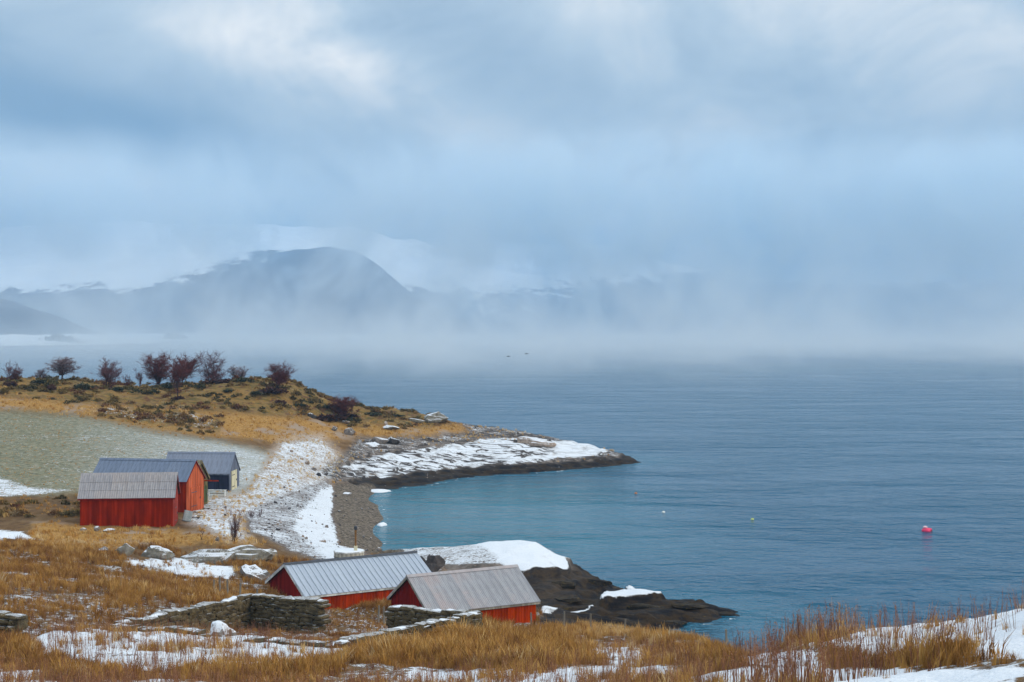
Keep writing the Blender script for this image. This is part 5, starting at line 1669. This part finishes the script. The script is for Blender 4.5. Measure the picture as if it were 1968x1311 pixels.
plank(381, 988, 134.5, 1.1, .34, .09, 62, MW['whitewood'], 'white plank step at the door of the orange gable')
plank(396, 981, 137, .8, .14, .06, 10, MW['darkwood'], 'dark plank lying at the corner of the orange gable')
plank(372, 998, 129, 1.2, .16, .06, 5, MW['darkwood'], 'dark plank lying flat on the snow beside the pale crate')
plank(388, 995, 130, .9, .12, .06, -12, MW['greywood'], 'short grey plank on the snow, between the crate and the white step')


# fences
def fence(name, label, posts, wire_h, hpost=1.15):
    x0, y0, z0 = at(*posts[0])
    root = empty(name, (x0, y0, z0))
    tag(root, label, 'fence')
    tops = []
    for i, (px, py, d) in enumerate(posts):
        x, y, z = at(px, py, d)
        r_ = random.Random(int(px))
        mb = MB()
        lean = (r_.uniform(-.06, .06), r_.uniform(-.05, .05))
        hh = hpost * r_.uniform(.9, 1.12)
        mb.tube([(0, 0, -.4), (lean[0] * .5, lean[1] * .5, hh * .5), (lean[0], lean[1], hh)], [.062, .058, .05], 7)
        mb.build('post', MW['greywood'], root, loc=(x - x0, y - y0, z - z0))
        tops.append((Vector((x - x0, y - y0, z - z0)), lean, hh))
    for wh in wire_h:
        for (a, la, ha), (b, lb_, hb) in zip(tops[:-1], tops[1:]):
            p0 = a + Vector((la[0] * wh, la[1] * wh - .06, ha * wh)); p1 = b + Vector((lb_[0] * wh, lb_[1] * wh - .06, hb * wh))
            mid = (p0 + p1) / 2 - Vector((0, 0, .03 * (p1 - p0).length / 3))
            mb = MB(); mb.tube([p0, mid, p1], [.006] * 3, 4)
            mb.build('wire', MR['dark'], root)


fence('wire_fence', 'old wire fence with grey posts along the shore before the rock point', [(1022, 1200, 83), (1084, 1204, 83.5), (1135, 1209, 82), (1200, 1213, 80.5), (1266, 1216, 78), (1340, 1222, 74), (1397, 1232, 67)], (.9, .55))
fence('wire_fence', 'short wire fence with leaning posts between the outcrop and the mossy ruin', [(412, 1140, 84), (423, 1143, 83), (438, 1150, 80), (461, 1150, 80.5), (493, 1148, 82)], (.9, .5), 1.05)
fence('wire_fence', 'two fence posts at the gable between the two near boathouses', [(727, 1182, 83), (739, 1184, 82)], (.85,), 1.1)

# bent dead reed
x, y, z = at(232, 1148, 76)
mb = MB()
pts = [(0, 0, -.1), (.02, 0, .9), (.06, 0, 1.45), (.2, 0, 1.72), (.45, 0, 1.82), (.75, 0, 1.84)]
mb.tube(pts, [.02, .018, .015, .013, .012, .008], 6)
o = mb.build('bent_stalk', plain('pale_stalk', (.38, .28, .18), .9, .1), loc=(x, y, z))
tag(o, 'tall pale dead stalk bent over at the top, alone in the brown slope', 'stalk')

# float, small marks on the water, drifting ice
buoy_pink = plain('pink_plastic', (.85, .045, .14), .45, .4, .08)
buoy_pale = plain('pale_pink_plastic', (.85, .50, .55), .5, .4, .08)


def lathe(mb, prof, n=16, off=(0, 0, 0)):
    vs, fs = [], []
    for r_, z_ in prof:
        vs += [(off[0] + r_ * math.cos(2 * math.pi * q / n), off[1] + r_ * math.sin(2 * math.pi * q / n), off[2] + z_) for q in range(n)]
    for k_ in range(len(prof) - 1):
        fs += [(k_ * n + q, k_ * n + (q + 1) % n, k_ * n + n + (q + 1) % n, k_ * n + n + q) for q in range(n)]
    fs.append(tuple(range(n - 1, -1, -1))); fs.append(tuple((len(prof) - 1) * n + q for q in range(n)))
    mb.add(vs, fs)


def sea_at(px, py):
    d = EYE * FPX / (py - HORIZON)
    return (px - CX) / FPX * d, d


x, y = sea_at(1780, 1021)
buoy = empty('mooring_buoy', (x, y, 0))
tag(buoy, 'bright pink mooring buoy with paler top floating alone on the bay', 'buoy')
mb = MB(); lathe(mb, [(.12, -.28), (.36, -.18), (.46, .02), (.42, .20), (.26, .30), (.1, .33)]); mb.build('float', buoy_pink, buoy, smooth=True)
mb = MB(); lathe(mb, [(.09, .33), (.2, .36), (.24, .44), (.18, .52), (.06, .56)], 12, (-.10, 0, -.03)); mb.build('cap', buoy_pale, buoy, smooth=True)
mb = MB(); mb.tube([(.2, 0, .22), (.5, -.05, .16), (.62, -.05, -.05)], [.14, .12, .05], 8); mb.build('fender', buoy_pink, buoy, smooth=True)
for nme, px, py, col, lb in [('float', 1275, 985, (.8, .8, .78), 'small white net float off the shallow cove'), ('float', 1446, 999, (.55, .62, .2), 'small yellow green net float between the white float and the pink buoy'), ('float', 1222, 949, (.5, .18, .06), 'tiny orange net float off the end of the headland')]:
    x, y = sea_at(px, py)
    root = empty('net_float', (x, y, 0))
    tag(root, lb, 'float')
    mt = plain('float_plastic', col, .5, .3, .1)
    mb = MB(); lathe(mb, [(.05, -.14), (.15, -.08), (.19, .03), (.15, .13), (.05, .18)], 12); mb.build('body', mt, root, smooth=True)
    mb = MB(); mb.tube([(0, 0, .17), (.02, 0, .27)], [.035, .03], 6); mb.build('eyelet', MR['dark'], root)


def ice(px, py, w, dep, h, seed, label, name='ice_floe'):
    x, y = sea_at(px, py)
    bm = bmesh.new(); bmesh.ops.create_icosphere(bm, subdivisions=3, radius=1)
    co = np.array([v.co[:] for v in bm.verts])
    nn = fbm(co[:, 0] * 1.6 + seed, co[:, 1] * 1.6, seed, 3)
    for v, q in zip(bm.verts, nn):
        k_ = 1 + .35 * q
        v.co = Vector((v.co.x * k_, v.co.y * k_, max(v.co.z, -.35) * (1 + .25 * q)))
    me = bpy.data.meshes.new(name); bm.to_mesh(me); bm.free(); me.materials.append(snow_plain)
    o = link(name, me, loc=(x, y, max(0.0, ground_z(x, y)) + .02), rot=(0, 0, seed), scale=(w, dep, h))
    tag(o, label, 'ice floe')


ice(734, 1010, .5, .8, .28, 3, 'white lump of ice stranded at the edge of the brown shingle beach')
ice(728, 945, 1.6, 1.3, .22, 5, 'flat white slab of ice at the head of the beach, under the dark rock')
ice(1235, 1146, 1.0, .5, .12, 9, 'thin white ice at the foot of the dark rock point')


def bird(px, py, d, rz, flap, label):
    x, y, z = P(px, py, d)
    root = empty('flying_bird', (x, y, z), R(rz))
    tag(root, label, 'bird')
    dk = bpy.data.materials.get('dark_feathers') or plain('dark_feathers', (.03, .03, .035), .8)
    mb = MB()
    mb.tube([(-.42, 0, -.02), (-.34, 0, 0), (-.15, 0, .0), (.08, 0, .01), (.25, 0, .03), (.40, 0, .05), (.47, 0, .06), (.55, 0, .05)], [.07, .05, .10, .11, .07, .035, .045, .012], 8)
    for s_ in (-1, 1):
        mb.add([(.14, s_ * .08, .04), (-.12, s_ * .08, .03), (-.10, s_ * .36, .05 + flap * .5), (.12, s_ * .34, .06 + flap * .5), (-.16, s_ * .68, .03 + flap * .2), (.0, s_ * .70, .03 + flap * .2),
                (.14, s_ * .08, .015), (-.12, s_ * .08, .005), (-.10, s_ * .36, .03 + flap * .5), (.12, s_ * .34, .035 + flap * .5)],
               [(0, 1, 2, 3), (3, 2, 4, 5), (9, 8, 7, 6), (5, 4, 8, 9), (0, 3, 9, 6), (1, 7, 8, 2), (2, 8, 4), (3, 5, 9)])
    mb.build('body', dk, root, smooth=True)


bird(977, 685, 330, 0, .10, 'dark bird flying low over the misty water, the lower of two')
bird(1012, 680, 340, 5, -.06, 'dark bird flying low over the misty water, the higher of two')
